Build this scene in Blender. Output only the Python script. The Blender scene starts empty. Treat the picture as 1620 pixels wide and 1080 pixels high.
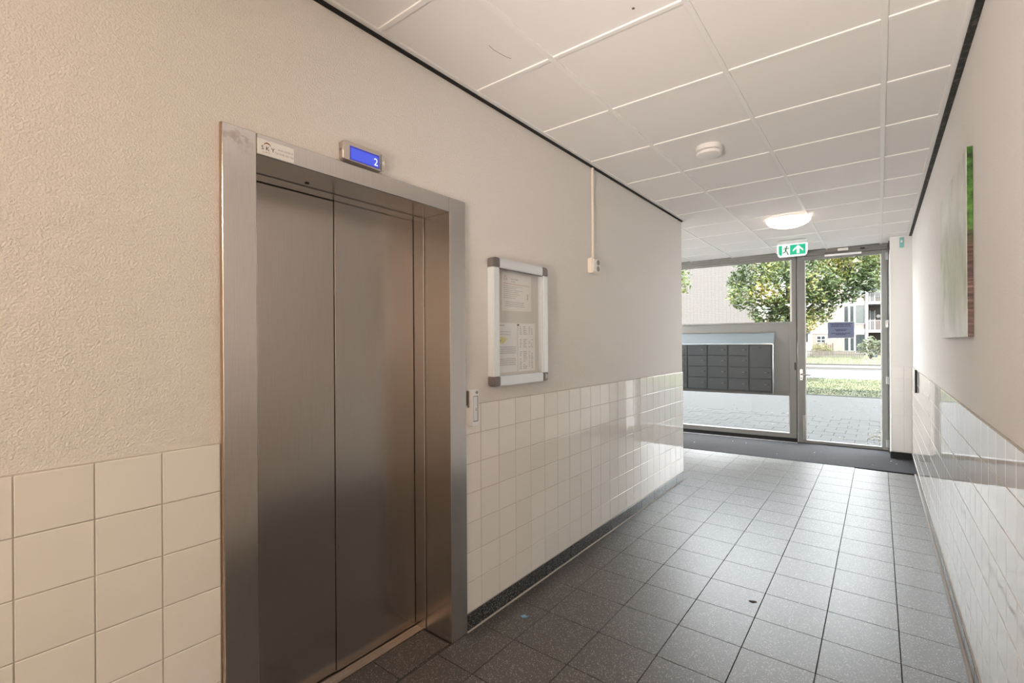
import bpy, bmesh, math, random
from mathutils import Matrix, Vector

random.seed(7)
scene = bpy.context.scene
COL = scene.collection
R = math.radians

# ------------------------------------------------------------------ camera
cam_data = bpy.data.cameras.new('camera')
cam_data.sensor_width = 36.0
cam_data.lens = 750.83 / 1620.0 * 36.0
cam_data.shift_y = 3.33 / 1620.0
cam_data.clip_start = 0.02
cam_data.clip_end = 500
cam = bpy.data.objects.new('camera', cam_data)
COL.objects.link(cam)
cam.matrix_world = (Matrix.Translation((0, 0, 1.45)) @ Matrix.Rotation(0.65829, 4, 'Z')
                    @ Matrix.Rotation(math.pi / 2, 4, 'X') @ Matrix.Rotation(-0.006, 4, 'Z'))
scene.camera = cam

# ------------------------------------------------------------------ view, world, sun
vs = scene.view_settings
vs.view_transform = 'Standard'
vs.look = 'None'
vs.gamma = 1.0
vs.use_curve_mapping = False
vs.exposure = 1.13

NEAR_LAMP = 7.0
FAR_LAMP = 1.6
BACK_FILL = 100.0
LOBBY_FILL = 75.0
SKY = 6.2
SUN = 15.0

world = bpy.data.worlds.new('sky')
scene.world = world
world.use_nodes = True
wn = world.node_tree
wn.nodes.clear()
w_out = wn.nodes.new('ShaderNodeOutputWorld')
w_bg = wn.nodes.new('ShaderNodeBackground')
w_tc = wn.nodes.new('ShaderNodeTexCoord')
w_sep = wn.nodes.new('ShaderNodeSeparateXYZ')
w_ramp = wn.nodes.new('ShaderNodeValToRGB')
w_ramp.color_ramp.elements[0].position = 0.0
w_ramp.color_ramp.elements[0].color = (1.0, 1.0, 1.0, 1)
w_ramp.color_ramp.elements[1].position = 0.9
w_ramp.color_ramp.elements[1].color = (0.84, 0.91, 1.0, 1)
wn.links.new(w_tc.outputs['Generated'], w_sep.inputs[0])
wn.links.new(w_sep.outputs['Z'], w_ramp.inputs['Fac'])
wn.links.new(w_ramp.outputs['Color'], w_bg.inputs['Color'])
w_bg.inputs['Strength'].default_value = SKY
wn.links.new(w_bg.outputs[0], w_out.inputs[0])

sun_data = bpy.data.lights.new('sun', 'SUN')
sun_data.energy = SUN
sun_data.angle = R(0.6)
sun_data.color = (1.0, 0.95, 0.87)
sun = bpy.data.objects.new('sun', sun_data)
COL.objects.link(sun)
sun.location = (15, -25, 25)
sun.rotation_euler = Vector((-0.45, 1.0, -0.82)).to_track_quat('-Z', 'Y').to_euler()

# added fill spot behind the camera, aimed up to brighten the ceiling
bounce_data = bpy.data.lights.new('bounce_fill', 'SPOT')
bounce_data.energy = 290.0
bounce_data.shadow_soft_size = 0.22
bounce_data.spot_size = R(58)
bounce_data.spot_blend = 1.0
bounce_data.color = (1.0, 0.90, 0.82)
bounce = bpy.data.objects.new('bounce_fill', bounce_data)
COL.objects.link(bounce)
bounce.location = (-0.60, -1.5, 1.0)
bounce.rotation_euler = Vector((0.09, 1.0, 0.36)).to_track_quat('-Z', 'Y').to_euler()

# ------------------------------------------------------------------ materials
MATS = {}


def new_mat(name, color=(.8, .8, .8), rough=.5, metal=0.0, ior=None, emit=None, estr=0.0, spec=None, coat=0.0):
    m = bpy.data.materials.new(name)
    m.use_nodes = True
    b = m.node_tree.nodes['Principled BSDF']
    b.inputs['Base Color'].default_value = (*color, 1)
    b.inputs['Roughness'].default_value = rough
    b.inputs['Metallic'].default_value = metal
    if ior:
        b.inputs['IOR'].default_value = ior
    if spec is not None:
        b.inputs['Specular IOR Level'].default_value = spec
    if coat:
        b.inputs['Coat Weight'].default_value = coat
    if emit:
        b.inputs['Emission Color'].default_value = (*emit, 1)
        b.inputs['Emission Strength'].default_value = estr
    MATS[name] = m
    return m


def nodes_of(m):
    nt = m.node_tree
    return nt, nt.nodes, nt.links, nt.nodes['Principled BSDF']


def N(nt, kind, **kw):
    n = nt.nodes.new(kind)
    for k, v in kw.items():
        setattr(n, k, v)
    return n


def pos_map(nt, scale=(1, 1, 1)):
    g = N(nt, 'ShaderNodeNewGeometry')
    mp = N(nt, 'ShaderNodeMapping')
    mp.inputs['Scale'].default_value = scale
    nt.links.new(g.outputs['Position'], mp.inputs['Vector'])
    return mp.outputs['Vector']


def noise(nt, vec, scale, detail=2.0, rough=.5):
    n = N(nt, 'ShaderNodeTexNoise')
    n.inputs['Scale'].default_value = scale
    n.inputs['Detail'].default_value = detail
    n.inputs['Roughness'].default_value = rough
    nt.links.new(vec, n.inputs['Vector'])
    return n.outputs['Fac']


def ramp(nt, fac, stops):
    r = N(nt, 'ShaderNodeValToRGB')
    el = r.color_ramp.elements
    while len(el) < len(stops):
        el.new(0.5)
    for e, (p, c) in zip(el, stops):
        e.position = p
        e.color = (*c, 1) if len(c) == 3 else c
    nt.links.new(fac, r.inputs['Fac'])
    return r.outputs['Color']


def bump(nt, height, strength, dist):
    b = N(nt, 'ShaderNodeBump')
    b.inputs['Strength'].default_value = strength
    b.inputs['Distance'].default_value = dist
    nt.links.new(height, b.inputs['Height'])
    return b.outputs['Normal']


def mixc(nt, fac, a, b):
    m = N(nt, 'ShaderNodeMix', data_type='RGBA')
    if isinstance(fac, float):
        m.inputs['Factor'].default_value = fac
    else:
        nt.links.new(fac, m.inputs['Factor'])
    for s, v in ((6, a), (7, b)):
        if isinstance(v, tuple):
            m.inputs[s].default_value = (*v, 1)
        else:
            nt.links.new(v, m.inputs[s])
    return m.outputs[2]


# stucco
m = new_mat('stucco', (.80, .775, .745), .85)
nt, ns, L, B = nodes_of(m)
v = pos_map(nt)
n1 = noise(nt, v, 185, 2.5, .5)
n2 = noise(nt, v, 420, 2, .5)
mm = N(nt, 'ShaderNodeMath', operation='ADD')
L.new(ramp(nt, n1, [(.38, (0, 0, 0)), (.62, (1, 1, 1))]), mm.inputs[0])
m2 = N(nt, 'ShaderNodeMath', operation='MULTIPLY')
m2.inputs[1].default_value = .35
L.new(n2, m2.inputs[0])
L.new(m2.outputs[0], mm.inputs[1])
L.new(bump(nt, mm.outputs[0], .66, .0023), B.inputs['Normal'])

# smooth white paint
new_mat('white_paint', (.80, .80, .79), .5)
new_mat('pier_tile', (.80, .80, .79), .2)
new_mat('grout', (.53, .49, .455), .9)
new_mat('floor_grout', (.085, .075, .07), .9)
new_mat('grout_light', (.52, .48, .445), .9)
new_mat('grout_pale', (.74, .73, .71), .9)

# glazed wall tile
m = new_mat('wall_tile', (.83, .80, .755), .035, ior=1.55)
nt, ns, L, B = nodes_of(m)
oi = N(nt, 'ShaderNodeObjectInfo')
L.new(mixc(nt, oi.outputs['Random'], (.80, .78, .745), (.845, .825, .795)), B.inputs['Base Color'])
L.new(bump(nt, noise(nt, pos_map(nt), 7, 1), .03, .01), B.inputs['Normal'])

# terrazzo floor tile


def speckled(name, base_a, base_b, speck, rough, ior, sc=200):
    m = new_mat(name, base_a, rough, ior=ior)
    nt, ns, L, B = nodes_of(m)
    v = pos_map(nt)
    vo = N(nt, 'ShaderNodeTexVoronoi')
    vo.inputs['Scale'].default_value = sc
    L.new(v, vo.inputs['Vector'])
    sep = N(nt, 'ShaderNodeSeparateColor')
    L.new(vo.outputs['Color'], sep.inputs[0])
    # cells that are chips, with a soft round edge
    a = ramp(nt, sep.outputs[0], [(.66, (0, 0, 0)), (.95, (1, 1, 1))])
    d = ramp(nt, vo.outputs['Distance'], [(.30, (1, 1, 1)), (.48, (0, 0, 0))])
    mu = N(nt, 'ShaderNodeMath', operation='MULTIPLY')
    L.new(a, mu.inputs[0])
    L.new(d, mu.inputs[1])
    oi = N(nt, 'ShaderNodeObjectInfo')
    base = mixc(nt, oi.outputs['Random'], base_a, base_b)
    cl = noise(nt, v, 3.0, 3)
    base = mixc(nt, cl, base, base_b)
    L.new(mixc(nt, mu.outputs[0], base, speck), B.inputs['Base Color'])
    return m


speckled('floor_tile', (.026, .020, .018), (.036, .029, .027), (.58, .52, .47), .38, 2.15)
speckled('skirting', (.022, .024, .026), (.030, .032, .034), (.34, .35, .36), .18, 1.55)

# entrance mat
m = new_mat('entrance_mat', (.03, .03, .035), .95)
nt, ns, L, B = nodes_of(m)
v = pos_map(nt)
L.new(ramp(nt, noise(nt, v, 160, 3, .7), [(.35, (.009, .009, .010)), (.7, (.052, .049, .054))]), B.inputs['Base Color'])
L.new(bump(nt, noise(nt, v, 300, 2), .8, .004), B.inputs['Normal'])

# ceiling
m = new_mat('ceiling_board', (.80, .775, .755), .9)
nt, ns, L, B = nodes_of(m)
oi = N(nt, 'ShaderNodeObjectInfo')
L.new(mixc(nt, oi.outputs['Random'], (.835, .815, .80), (.86, .84, .825)), B.inputs['Base Color'])
L.new(bump(nt, noise(nt, pos_map(nt), 500, 2), .25, .001), B.inputs['Normal'])
new_mat('ceiling_bar', (.86, .85, .83), .35)
new_mat('black_gap', (.012, .010, .009), .8)
m = new_mat('black_gap_worn', (.03, .028, .026), .7)
nt, ns, L, B = nodes_of(m)
L.new(ramp(nt, noise(nt, pos_map(nt), 30, 4, .7), [(.5, (.02, .019, .018)), (.75, (.16, .15, .14))]), B.inputs['Base Color'])
new_mat('plenum', (.10, .10, .10), .9)


def steel(name, col, rough, stretch, bands=.12):
    m = new_mat(name, col, rough, metal=1.0)
    nt, ns, L, B = nodes_of(m)
    v = pos_map(nt, stretch)
    n1 = noise(nt, v, 6, 4, .6)
    lo = tuple(c * (1 - bands) for c in col)
    hi = tuple(min(1, c * (1 + bands)) for c in col)
    L.new(ramp(nt, n1, [(.3, lo), (.7, hi)]), B.inputs['Base Color'])
    B.inputs['Anisotropic'].default_value = .35
    return m


steel('door_steel', (.475, .435, .41), .25, (60, 60, 1.2), .05)
# steel of the portal, with a worn smear where tape was peeled off
m = steel('portal_steel', (.58, .55, .53), .24, (60, 60, 1.4), .06)
nt, ns, L, B = nodes_of(m)
src = B.inputs['Base Color'].links[0].from_socket
n3 = noise(nt, pos_map(nt), 24, 5, .7)
g = N(nt, 'ShaderNodeNewGeometry')
sp = N(nt, 'ShaderNodeSeparateXYZ')
L.new(g.outputs['Position'], sp.inputs[0])
mr = N(nt, 'ShaderNodeMapRange')
mr.inputs['From Min'].default_value = 2.04
mr.inputs['From Max'].default_value = 2.12
L.new(sp.outputs['Z'], mr.inputs['Value'])
mry = N(nt, 'ShaderNodeMapRange')
mry.inputs['From Min'].default_value = .735
mry.inputs['From Max'].default_value = .70
L.new(sp.outputs['Y'], mry.inputs['Value'])
k = N(nt, 'ShaderNodeMath', operation='MULTIPLY')
L.new(mr.outputs[0], k.inputs[0])
L.new(ramp(nt, n3, [(.50, (0, 0, 0)), (.60, (1, 1, 1))]), k.inputs[1])
k2 = N(nt, 'ShaderNodeMath', operation='MULTIPLY')
L.new(k.outputs[0], k2.inputs[0])
L.new(mry.outputs[0], k2.inputs[1])
k3 = N(nt, 'ShaderNodeMath', operation='MULTIPLY')
k3.inputs[1].default_value = .5
L.new(k2.outputs[0], k3.inputs[0])
L.new(mixc(nt, k3.outputs[0], src, (.30, .22, .18)), B.inputs['Base Color'])

new_mat('dull_brown', (.34, .24, .17), .75)
new_mat('sill_metal', (.62, .52, .45), .35, metal=1.0)
new_mat('brushed_plate', (.60, .54, .49), .32, metal=.9)
new_mat('alu_profile', (.74, .77, .79), .38, metal=.3)
new_mat('alu_light', (.83, .83, .84), .4, metal=.3)
new_mat('grey_plastic', (.17, .15, .145), .4)
new_mat('board_back', (.72, .70, .68), .7)
new_mat('paper', (.90, .89, .90), .8)
new_mat('paper_warm', (.88, .85, .845), .8)
new_mat('print_grey', (.42, .41, .43), .8)
new_mat('print_faint', (.60, .585, .60), .8)
new_mat('print_red', (.60, .42, .42), .8)
new_mat('marker_yellow', (.82, .79, .35), .8)
new_mat('print_black', (.03, .03, .03), .7)
new_mat('sticker', (.84, .83, .82), .35)
new_mat('print_orange', (.28, .12, .05), .6)
new_mat('white_plastic', (.84, .82, .79), .35)
new_mat('cream_plastic', (.82, .75, .66), .4)
new_mat('socket_dark', (.30, .26, .24), .5)
new_mat('black_plastic', (.015, .015, .017), .4)
new_mat('black_rubber', (.02, .02, .022), .8)
new_mat('facade_paint', (.205, .203, .192), .42)
new_mat('facade_panel', (.225, .228, .223), .4)
new_mat('bead_white', (.66, .645, .625), .4)
new_mat('mailbox_grey', (.046, .056, .061), .42)
new_mat('mailbox_plate', (.16, .17, .175), .4)
new_mat('mailbox_carcass', (.045, .05, .053), .45)
new_mat('mailbox_hood', (.42, .50, .55), .14, metal=.6)
new_mat('chrome', (.40, .40, .40), .3, metal=1.0)
new_mat('teal_plastic', (.22, .50, .50), .45)
new_mat('notice_blue', (.145, .17, .27), .5)
new_mat('notice_text', (.035, .04, .09), .6)
new_mat('blue_wrapper', (.20, .42, .62), .35)
new_mat('leaf_litter', (.17, .155, .095), .8)
new_mat('crumb', (.50, .49, .48), .8)
new_mat('scratch', (.16, .13, .12), .9)

# emitters
new_mat('lcd_blue', (.02, .03, .2), .3, emit=(.055, .085, .58), estr=.52)
new_mat('lcd_dark', (.02, .02, .10), .3, emit=(.012, .014, .16), estr=1.0)
new_mat('lcd_digit', (.6, .6, .9), .3, emit=(.62, .66, 1.0), estr=.5)
new_mat('sign_white', (.8, .8, .8), .4, emit=(.92, 1.0, .97), estr=.40)
new_mat('sign_green', (.0, .35, .19), .4, emit=(.0, .36, .19), estr=.38)
new_mat('sign_pale', (.7, .78, .74), .4, emit=(.72, .80, .76), estr=.28)
new_mat('sign_figure', (.01, .12, .07), .4, emit=(.01, .10, .06), estr=.2)
WARM = (1.0, .76, .55)
new_mat('lamp_opal_bright', (.9, .88, .84), .3, emit=WARM, estr=NEAR_LAMP)
new_mat('fill_opal_back', (.9, .88, .84), .3, emit=WARM, estr=BACK_FILL)
new_mat('fill_opal_lobby', (.9, .88, .84), .3, emit=(1.0, .95, .92), estr=LOBBY_FILL)
new_mat('lamp_opal', (.9, .88, .84), .3, emit=(1.0, .80, .66), estr=FAR_LAMP)

# clear glass : thin, passes light, mirrors at a slant


def glass_mat(name, tint=(.97, .985, .98), refl=1.0):
    m = bpy.data.materials.new(name)
    m.use_nodes = True
    nt = m.node_tree
    nt.nodes.clear()
    o = N(nt, 'ShaderNodeOutputMaterial')
    t = N(nt, 'ShaderNodeBsdfTransparent')
    t.inputs[0].default_value = (*tint, 1)
    g = N(nt, 'ShaderNodeBsdfGlossy')
    g.inputs['Roughness'].default_value = 0.0
    f = N(nt, 'ShaderNodeFresnel')
    f.inputs['IOR'].default_value = 1.45
    k = N(nt, 'ShaderNodeMath', operation='MULTIPLY')
    k.inputs[1].default_value = refl
    gb = N(nt, 'ShaderNodeNewGeometry')
    fr = N(nt, 'ShaderNodeMath', operation='SUBTRACT')
    fr.inputs[0].default_value = 1.0
    nt.links.new(gb.outputs['Backfacing'], fr.inputs[1])
    ff = N(nt, 'ShaderNodeMath', operation='MULTIPLY')
    nt.links.new(f.outputs[0], ff.inputs[0])
    nt.links.new(fr.outputs[0], ff.inputs[1])
    nt.links.new(ff.outputs[0], k.inputs[0])
    x = N(nt, 'ShaderNodeMixShader')
    nt.links.new(k.outputs[0], x.inputs[0])
    nt.links.new(t.outputs[0], x.inputs[1])
    nt.links.new(g.outputs[0], x.inputs[2])
    nt.links.new(x.outputs[0], o.inputs[0])
    MATS[name] = m


glass_mat('window_glass', refl=.6)
glass_mat('board_glass', (.98, .985, .985), .7)

# canvas print : a woodland path photograph, green above and brown trunks below
m = new_mat('canvas_print', (.2, .3, .1), .32, ior=1.5)
nt, ns, L, B = nodes_of(m)
v = pos_map(nt, (1, 1, 1))
g = N(nt, 'ShaderNodeNewGeometry')
sp = N(nt, 'ShaderNodeSeparateXYZ')
L.new(g.outputs['Position'], sp.inputs[0])
green = ramp(nt, noise(nt, v, 26, 5, .7), [(.35, (.006, .02, .004)), (.55, (.05, .15, .02)), (.72, (.16, .33, .05))])
brown = ramp(nt, noise(nt, pos_map(nt, (4, 4, 60)), 1.4, 4, .65), [(.35, (.012, .007, .006)), (.55, (.10, .05, .04)), (.72, (.26, .16, .13))])
mr = N(nt, 'ShaderNodeMapRange')
mr.inputs['From Min'].default_value = 1.86
mr.inputs['From Max'].default_value = 1.96
L.new(sp.outputs['Z'], mr.inputs['Value'])
L.new(mixc(nt, mr.outputs[0], brown, green), B.inputs['Base Color'])
# front of the print : whitish glare painted into its colour over faint leaves
m = new_mat('canvas_glare', (.6, .6, .55), .30, ior=1.6)
nt, ns, L, B = nodes_of(m)
v = pos_map(nt)
leaf_glare = ramp(nt, noise(nt, pos_map(nt, (1, 1.4, 1.0)), 5, 5, .6), [(.35, (.47, .52, .42)), (.55, (.67, .67, .62)), (.7, (.80, .79, .76))])
L.new(leaf_glare, B.inputs['Base Color'])

# outside
m = new_mat('paver', (0.0945, 0.0886, 0.0832), .9)
nt, ns, L, B = nodes_of(m)
oi = N(nt, 'ShaderNodeObjectInfo')
v = pos_map(nt)
c1 = mixc(nt, oi.outputs['Random'], (0.0284, 0.0258, 0.0234), (0.0328, 0.0301, 0.0277))
dirt = ramp(nt, noise(nt, v, 2.2, 5, .65), [(.42, (0, 0, 0)), (.7, (0.1037, 0.1037, 0.1037))])
L.new(mixc(nt, dirt, c1, (0.0238, 0.0223, 0.0187)), B.inputs['Base Color'])
L.new(bump(nt, noise(nt, v, 120, 3), .4, .004), B.inputs['Normal'])
m = new_mat('pavement_far', (0.0945, 0.0886, 0.0832), .9)
nt, ns, L, B = nodes_of(m)
br = N(nt, 'ShaderNodeTexBrick')
br.inputs['Scale'].default_value = 1.0
br.inputs['Brick Width'].default_value = .3
br.inputs['Row Height'].default_value = .3
br.inputs['Mortar Size'].default_value = .006
br.inputs['Color1'].default_value = (0.0288, 0.0263, 0.0241, 1)
br.inputs['Color2'].default_value = (0.0324, 0.0299, 0.0277, 1)
br.inputs['Mortar'].default_value = (0.0194, 0.0180, 0.0151, 1)
v = pos_map(nt)
L.new(v, br.inputs['Vector'])
L.new(mixc(nt, ramp(nt, noise(nt, v, 2.2, 5, .65), [(.42, (0, 0, 0)), (.7, (0.1037, 0.1037, 0.1037))]), br.outputs['Color'], (0.0238, 0.0223, 0.0187)), B.inputs['Base Color'])
m = new_mat('lawn', (0.0540, 0.0756, 0.0216), 1.0)
nt, ns, L, B = nodes_of(m)
v = pos_map(nt)
gr = ramp(nt, noise(nt, v, 1.1, 5, .7), [(.3, (.017, .025, .004)), (.5, (.030, .036, .008)), (.68, (.055, .050, .018))])
L.new(gr, B.inputs['Base Color'])
new_mat('grass_blade', (0.0702, 0.0894, 0.0270), .9)
m = new_mat('asphalt', (0.1134, 0.1104, 0.1134), .95)
nt, ns, L, B = nodes_of(m)
L.new(ramp(nt, noise(nt, pos_map(nt), 3, 5), [(.3, (.0235, .023, .0235)), (.7, (.028, .027, .0275))]), B.inputs['Base Color'])
new_mat('kerb_concrete', (.040, .0375, .035), .9)
new_mat('gutter_soil', (.009, .0075, .005), .95)


def brick_mat(name, c1, c2, mortar, axes, w=.22, h=.065, ms=.01):
    m = new_mat(name, c1, .9)
    nt, ns, L, B = nodes_of(m)
    g = N(nt, 'ShaderNodeNewGeometry')
    s = N(nt, 'ShaderNodeSeparateXYZ')
    c = N(nt, 'ShaderNodeCombineXYZ')
    L.new(g.outputs['Position'], s.inputs[0])
    L.new(s.outputs[axes[0]], c.inputs[0])
    L.new(s.outputs[axes[1]], c.inputs[1])
    br = N(nt, 'ShaderNodeTexBrick')
    br.inputs['Scale'].default_value = 1.0
    br.inputs['Brick Width'].default_value = w
    br.inputs['Row Height'].default_value = h
    br.inputs['Mortar Size'].default_value = ms
    br.inputs['Color1'].default_value = (*c1, 1)
    br.inputs['Color2'].default_value = (*c2, 1)
    br.inputs['Mortar'].default_value = (*mortar, 1)
    L.new(c.outputs[0], br.inputs['Vector'])
    L.new(br.outputs['Color'], B.inputs['Base Color'])
    return m


gable = brick_mat('pale_brick', (.0485, .044, .0415), (.052, .048, .0455), (.034, .0305, .029), 'XZ', w=.21, h=.10, ms=.016)
gable.node_tree.nodes['Brick Texture'].offset = 0.0
brick_mat('cream_brick', (.085, .070, .060), (.092, .077, .067), (.075, .063, .055), 'XZ')
brick_mat('brown_brick', (0.0162, 0.0096, 0.0078), (0.0216, 0.0126, 0.0102), (0.0246, 0.0192, 0.0174), 'XZ')
brick_mat('red_brick', (0.0432, 0.0204, 0.0132), (0.0486, 0.0246, 0.0162), (0.0408, 0.0324, 0.0282), 'XZ')
new_mat('frame_white', (.165, .162, .16), .6)
new_mat('dark_pane', (0.0132, 0.0162, 0.0174), .1)
new_mat('curtain_pane', (0.0324, 0.0366, 0.0348), .25)
new_mat('dark_door', (0.0078, 0.0096, 0.0120), .5)
new_mat('rail_grey', (0.0810, 0.0786, 0.0786), .5)
new_mat('fence_wood', (0.0336, 0.0300, 0.0258), .9)
new_mat('shed_wood', (0.0270, 0.0192, 0.0132), .9)
new_mat('bin_blue', (0.0078, 0.0132, 0.0348), .5)
new_mat('bark', (0.0432, 0.0336, 0.0270), .9)


def leaf_mat(name, stops, nscale=.9):
    m = new_mat(name, stops[0][1], .55)
    nt, ns, L, B = nodes_of(m)
    v = pos_map(nt)
    big = noise(nt, v, nscale, 2, .5)
    small = noise(nt, v, 14, 2, .5)
    a = N(nt, 'ShaderNodeMath', operation='MULTIPLY_ADD')
    a.inputs[1].default_value = .45
    L.new(small, a.inputs[0])
    s2 = N(nt, 'ShaderNodeMath', operation='MULTIPLY')
    s2.inputs[1].default_value = .6
    L.new(big, s2.inputs[0])
    L.new(s2.outputs[0], a.inputs[2])
    col = ramp(nt, a.outputs[0], stops)
    L.new(col, B.inputs['Base Color'])
    tr = N(nt, 'ShaderNodeBsdfTranslucent')
    L.new(col, tr.inputs[0])
    mx = N(nt, 'ShaderNodeMixShader')
    mx.inputs[0].default_value = .4
    out = nt.nodes['Material Output']
    L.new(B.outputs[0], mx.inputs[1])
    L.new(tr.outputs[0], mx.inputs[2])
    L.new(mx.outputs[0], out.inputs[0])
    return m


leaf_mat('tree_leaf', [(.36, (.010, .020, .006)), (.50, (.034, .055, .016)), (.59, (.085, .112, .030)), (.665, (.23, .165, .03))])
leaf_mat('shrub_leaf', [(.35, (0.0497, 0.0649, 0.0345)), (.6, (0.1049, 0.1145, 0.0718))])
leaf_mat('flower_leaf', [(.35, (0.0442, 0.0524, 0.0179)), (.55, (0.0994, 0.0994, 0.0373)), (.65, (0.1739, 0.1490, 0.0869))])

# ------------------------------------------------------------------ mesh helpers


class MB:
    def __init__(self):
        self.v = []
        self.f = []

    def quad_box(self, P):
        o = len(self.v)
        self.v += [tuple(p) for p in P]
        for q in ((0, 3, 2, 1), (4, 5, 6, 7), (0, 1, 5, 4), (1, 2, 6, 5), (2, 3, 7, 6), (3, 0, 4, 7)):
            self.f.append(tuple(o + i for i in q))
        return self

    def box(self, x0, x1, y0, y1, z0, z1):
        return self.quad_box([(x0, y0, z0), (x1, y0, z0), (x1, y1, z0), (x0, y1, z0),
                              (x0, y0, z1), (x1, y0, z1), (x1, y1, z1), (x0, y1, z1)])

    def prism(self, poly, axis, d0, d1):
        """poly: 2D outline; axis 'x' -> poly is (y,z), 'y' -> (x,z), 'z' -> (x,y)"""
        o = len(self.v)
        n = len(poly)
        for d in (d0, d1):
            for a, b in poly:
                self.v.append({'x': (d, a, b), 'y': (a, d, b), 'z': (a, b, d)}[axis])
        self.f.append(tuple(o + i for i in range(n))[::-1])
        self.f.append(tuple(o + n + i for i in range(n)))
        for i in range(n):
            j = (i + 1) % n
            self.f.append((o + i, o + j, o + n + j, o + n + i))
        return self

    def lathe(self, prof, c, seg=24, axis='z'):
        """prof: list of (r, h) from one end to the other, around axis through c"""
        o = len(self.v)
        for r, h in prof:
            for i in range(seg):
                a = 2 * math.pi * i / seg
                p, q = r * math.cos(a), r * math.sin(a)
                d = {'z': (p, q, h), 'x': (h, p, q), 'y': (q, h, p)}[axis]
                self.v.append((c[0] + d[0], c[1] + d[1], c[2] + d[2]))
        k = len(prof)
        for j in range(k - 1):
            for i in range(seg):
                i2 = (i + 1) % seg
                self.f.append((o + j * seg + i, o + j * seg + i2, o + (j + 1) * seg + i2, o + (j + 1) * seg + i))
        self.f.append(tuple(o + i for i in range(seg))[::-1])
        self.f.append(tuple(o + (k - 1) * seg + i for i in range(seg)))
        return self

    def tube(self, pts, rads, seg=8):
        o = len(self.v)
        pts = [Vector(p) for p in pts]
        if not isinstance(rads, (list, tuple)):
            rads = [rads] * len(pts)
        for k, p in enumerate(pts):
            t = (pts[min(k + 1, len(pts) - 1)] - pts[max(k - 1, 0)]).normalized()
            u = t.cross(Vector((0.31, 0.22, .93)))
            if u.length < .05:
                u = t.cross(Vector((1, 0, 0)))
            u.normalize()
            w = t.cross(u)
            for i in range(seg):
                a = 2 * math.pi * i / seg
                q = p + (u * math.cos(a) + w * math.sin(a)) * rads[k]
                self.v.append(tuple(q))
        for k in range(len(pts) - 1):
            for i in range(seg):
                j = (i + 1) % seg
                self.f.append((o + k * seg + i, o + k * seg + j, o + (k + 1) * seg + j, o + (k + 1) * seg + i))
        self.f.append(tuple(o + i for i in range(seg))[::-1])
        self.f.append(tuple(o + (len(pts) - 1) * seg + i for i in range(seg)))
        return self

    def poly(self, pts):
        o = len(self.v)
        self.v += [tuple(p) for p in pts]
        self.f.append(tuple(range(o, o + len(pts))))
        return self

    def mesh(self, name, mat, bev=0.0, seg=1, smooth=False):
        me = bpy.data.meshes.new(name)
        me.from_pydata(self.v, [], self.f)
        bm = bmesh.new()
        bm.from_mesh(me)
        bmesh.ops.recalc_face_normals(bm, faces=bm.faces)
        if bev:
            es = [e for e in bm.edges if len(e.link_faces) == 2 and e.calc_face_angle(0) > R(35)]
            bmesh.ops.bevel(bm, geom=es, offset=bev, segments=seg, affect='EDGES', clamp_overlap=True)
        if smooth:
            for f in bm.faces:
                f.smooth = True
            for e in bm.edges:
                if len(e.link_faces) == 2 and e.calc_face_angle(0) > R(38):
                    e.smooth = False
        bm.to_mesh(me)
        bm.free()
        if mat:
            me.materials.append(MATS[mat])
        return me


def link(name, data, parent=None):
    o = bpy.data.objects.new(name, data)
    COL.objects.link(o)
    if parent:
        o.parent = parent
    return o


def tag(o, label=None, cat=None, group=None, kind=None):
    if label:
        o['label'] = label
    if cat:
        o['category'] = cat
    if group:
        o['group'] = group
    if kind:
        o['kind'] = kind
    return o


def thing(name, label, cat, loc=(0, 0, 0), rotz=0.0, group=None):
    o = link(name, None)
    o.location = loc
    o.rotation_euler = (0, 0, rotz)
    return tag(o, label, cat, group)


def root_loc(o):
    v = Vector((0, 0, 0))
    while o:
        v += Vector(o.location)
        o = o.parent
    return v


def part(name, mb, mat, parent=None, bev=0.0, seg=1, smooth=False, local=False):
    """mesh written in world coordinates (or the parent's own when local)"""
    me = mb.mesh(name, mat, bev, seg, smooth)
    if parent and not local:
        me.transform(Matrix.Translation(-root_loc(parent)))
    return link(name, me, parent)


def struct(name, mb, mat, bev=0.0, smooth=False):
    o = part(name, mb, mat, None, bev, smooth=smooth)
    o['kind'] = 'structure'
    return o


def text_part(name, body, size, mat, parent, origin, xdir, ydir, align='LEFT', depth=.0004, local=False, space=1.0):
    cu = bpy.data.curves.new(name, 'FONT')
    cu.body = body
    cu.size = size
    cu.align_x = align
    cu.space_character = space
    cu.extrude = depth
    cu.resolution_u = 2
    tmp = bpy.data.objects.new(name, cu)
    COL.objects.link(tmp)
    bpy.context.view_layer.update()
    me = bpy.data.meshes.new_from_object(tmp.evaluated_get(bpy.context.evaluated_depsgraph_get()))
    bpy.data.objects.remove(tmp)
    x, y = Vector(xdir), Vector(ydir)
    z = x.cross(y)
    M = Matrix((x, y, z)).transposed().to_4x4()
    M.translation = Vector(origin)
    me.transform(M)
    if parent and not local:
        me.transform(Matrix.Translation(-root_loc(parent)))
    me.materials.clear()
    me.materials.append(MATS[mat])
    return link(name, me, parent)


_piece = {}


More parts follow.
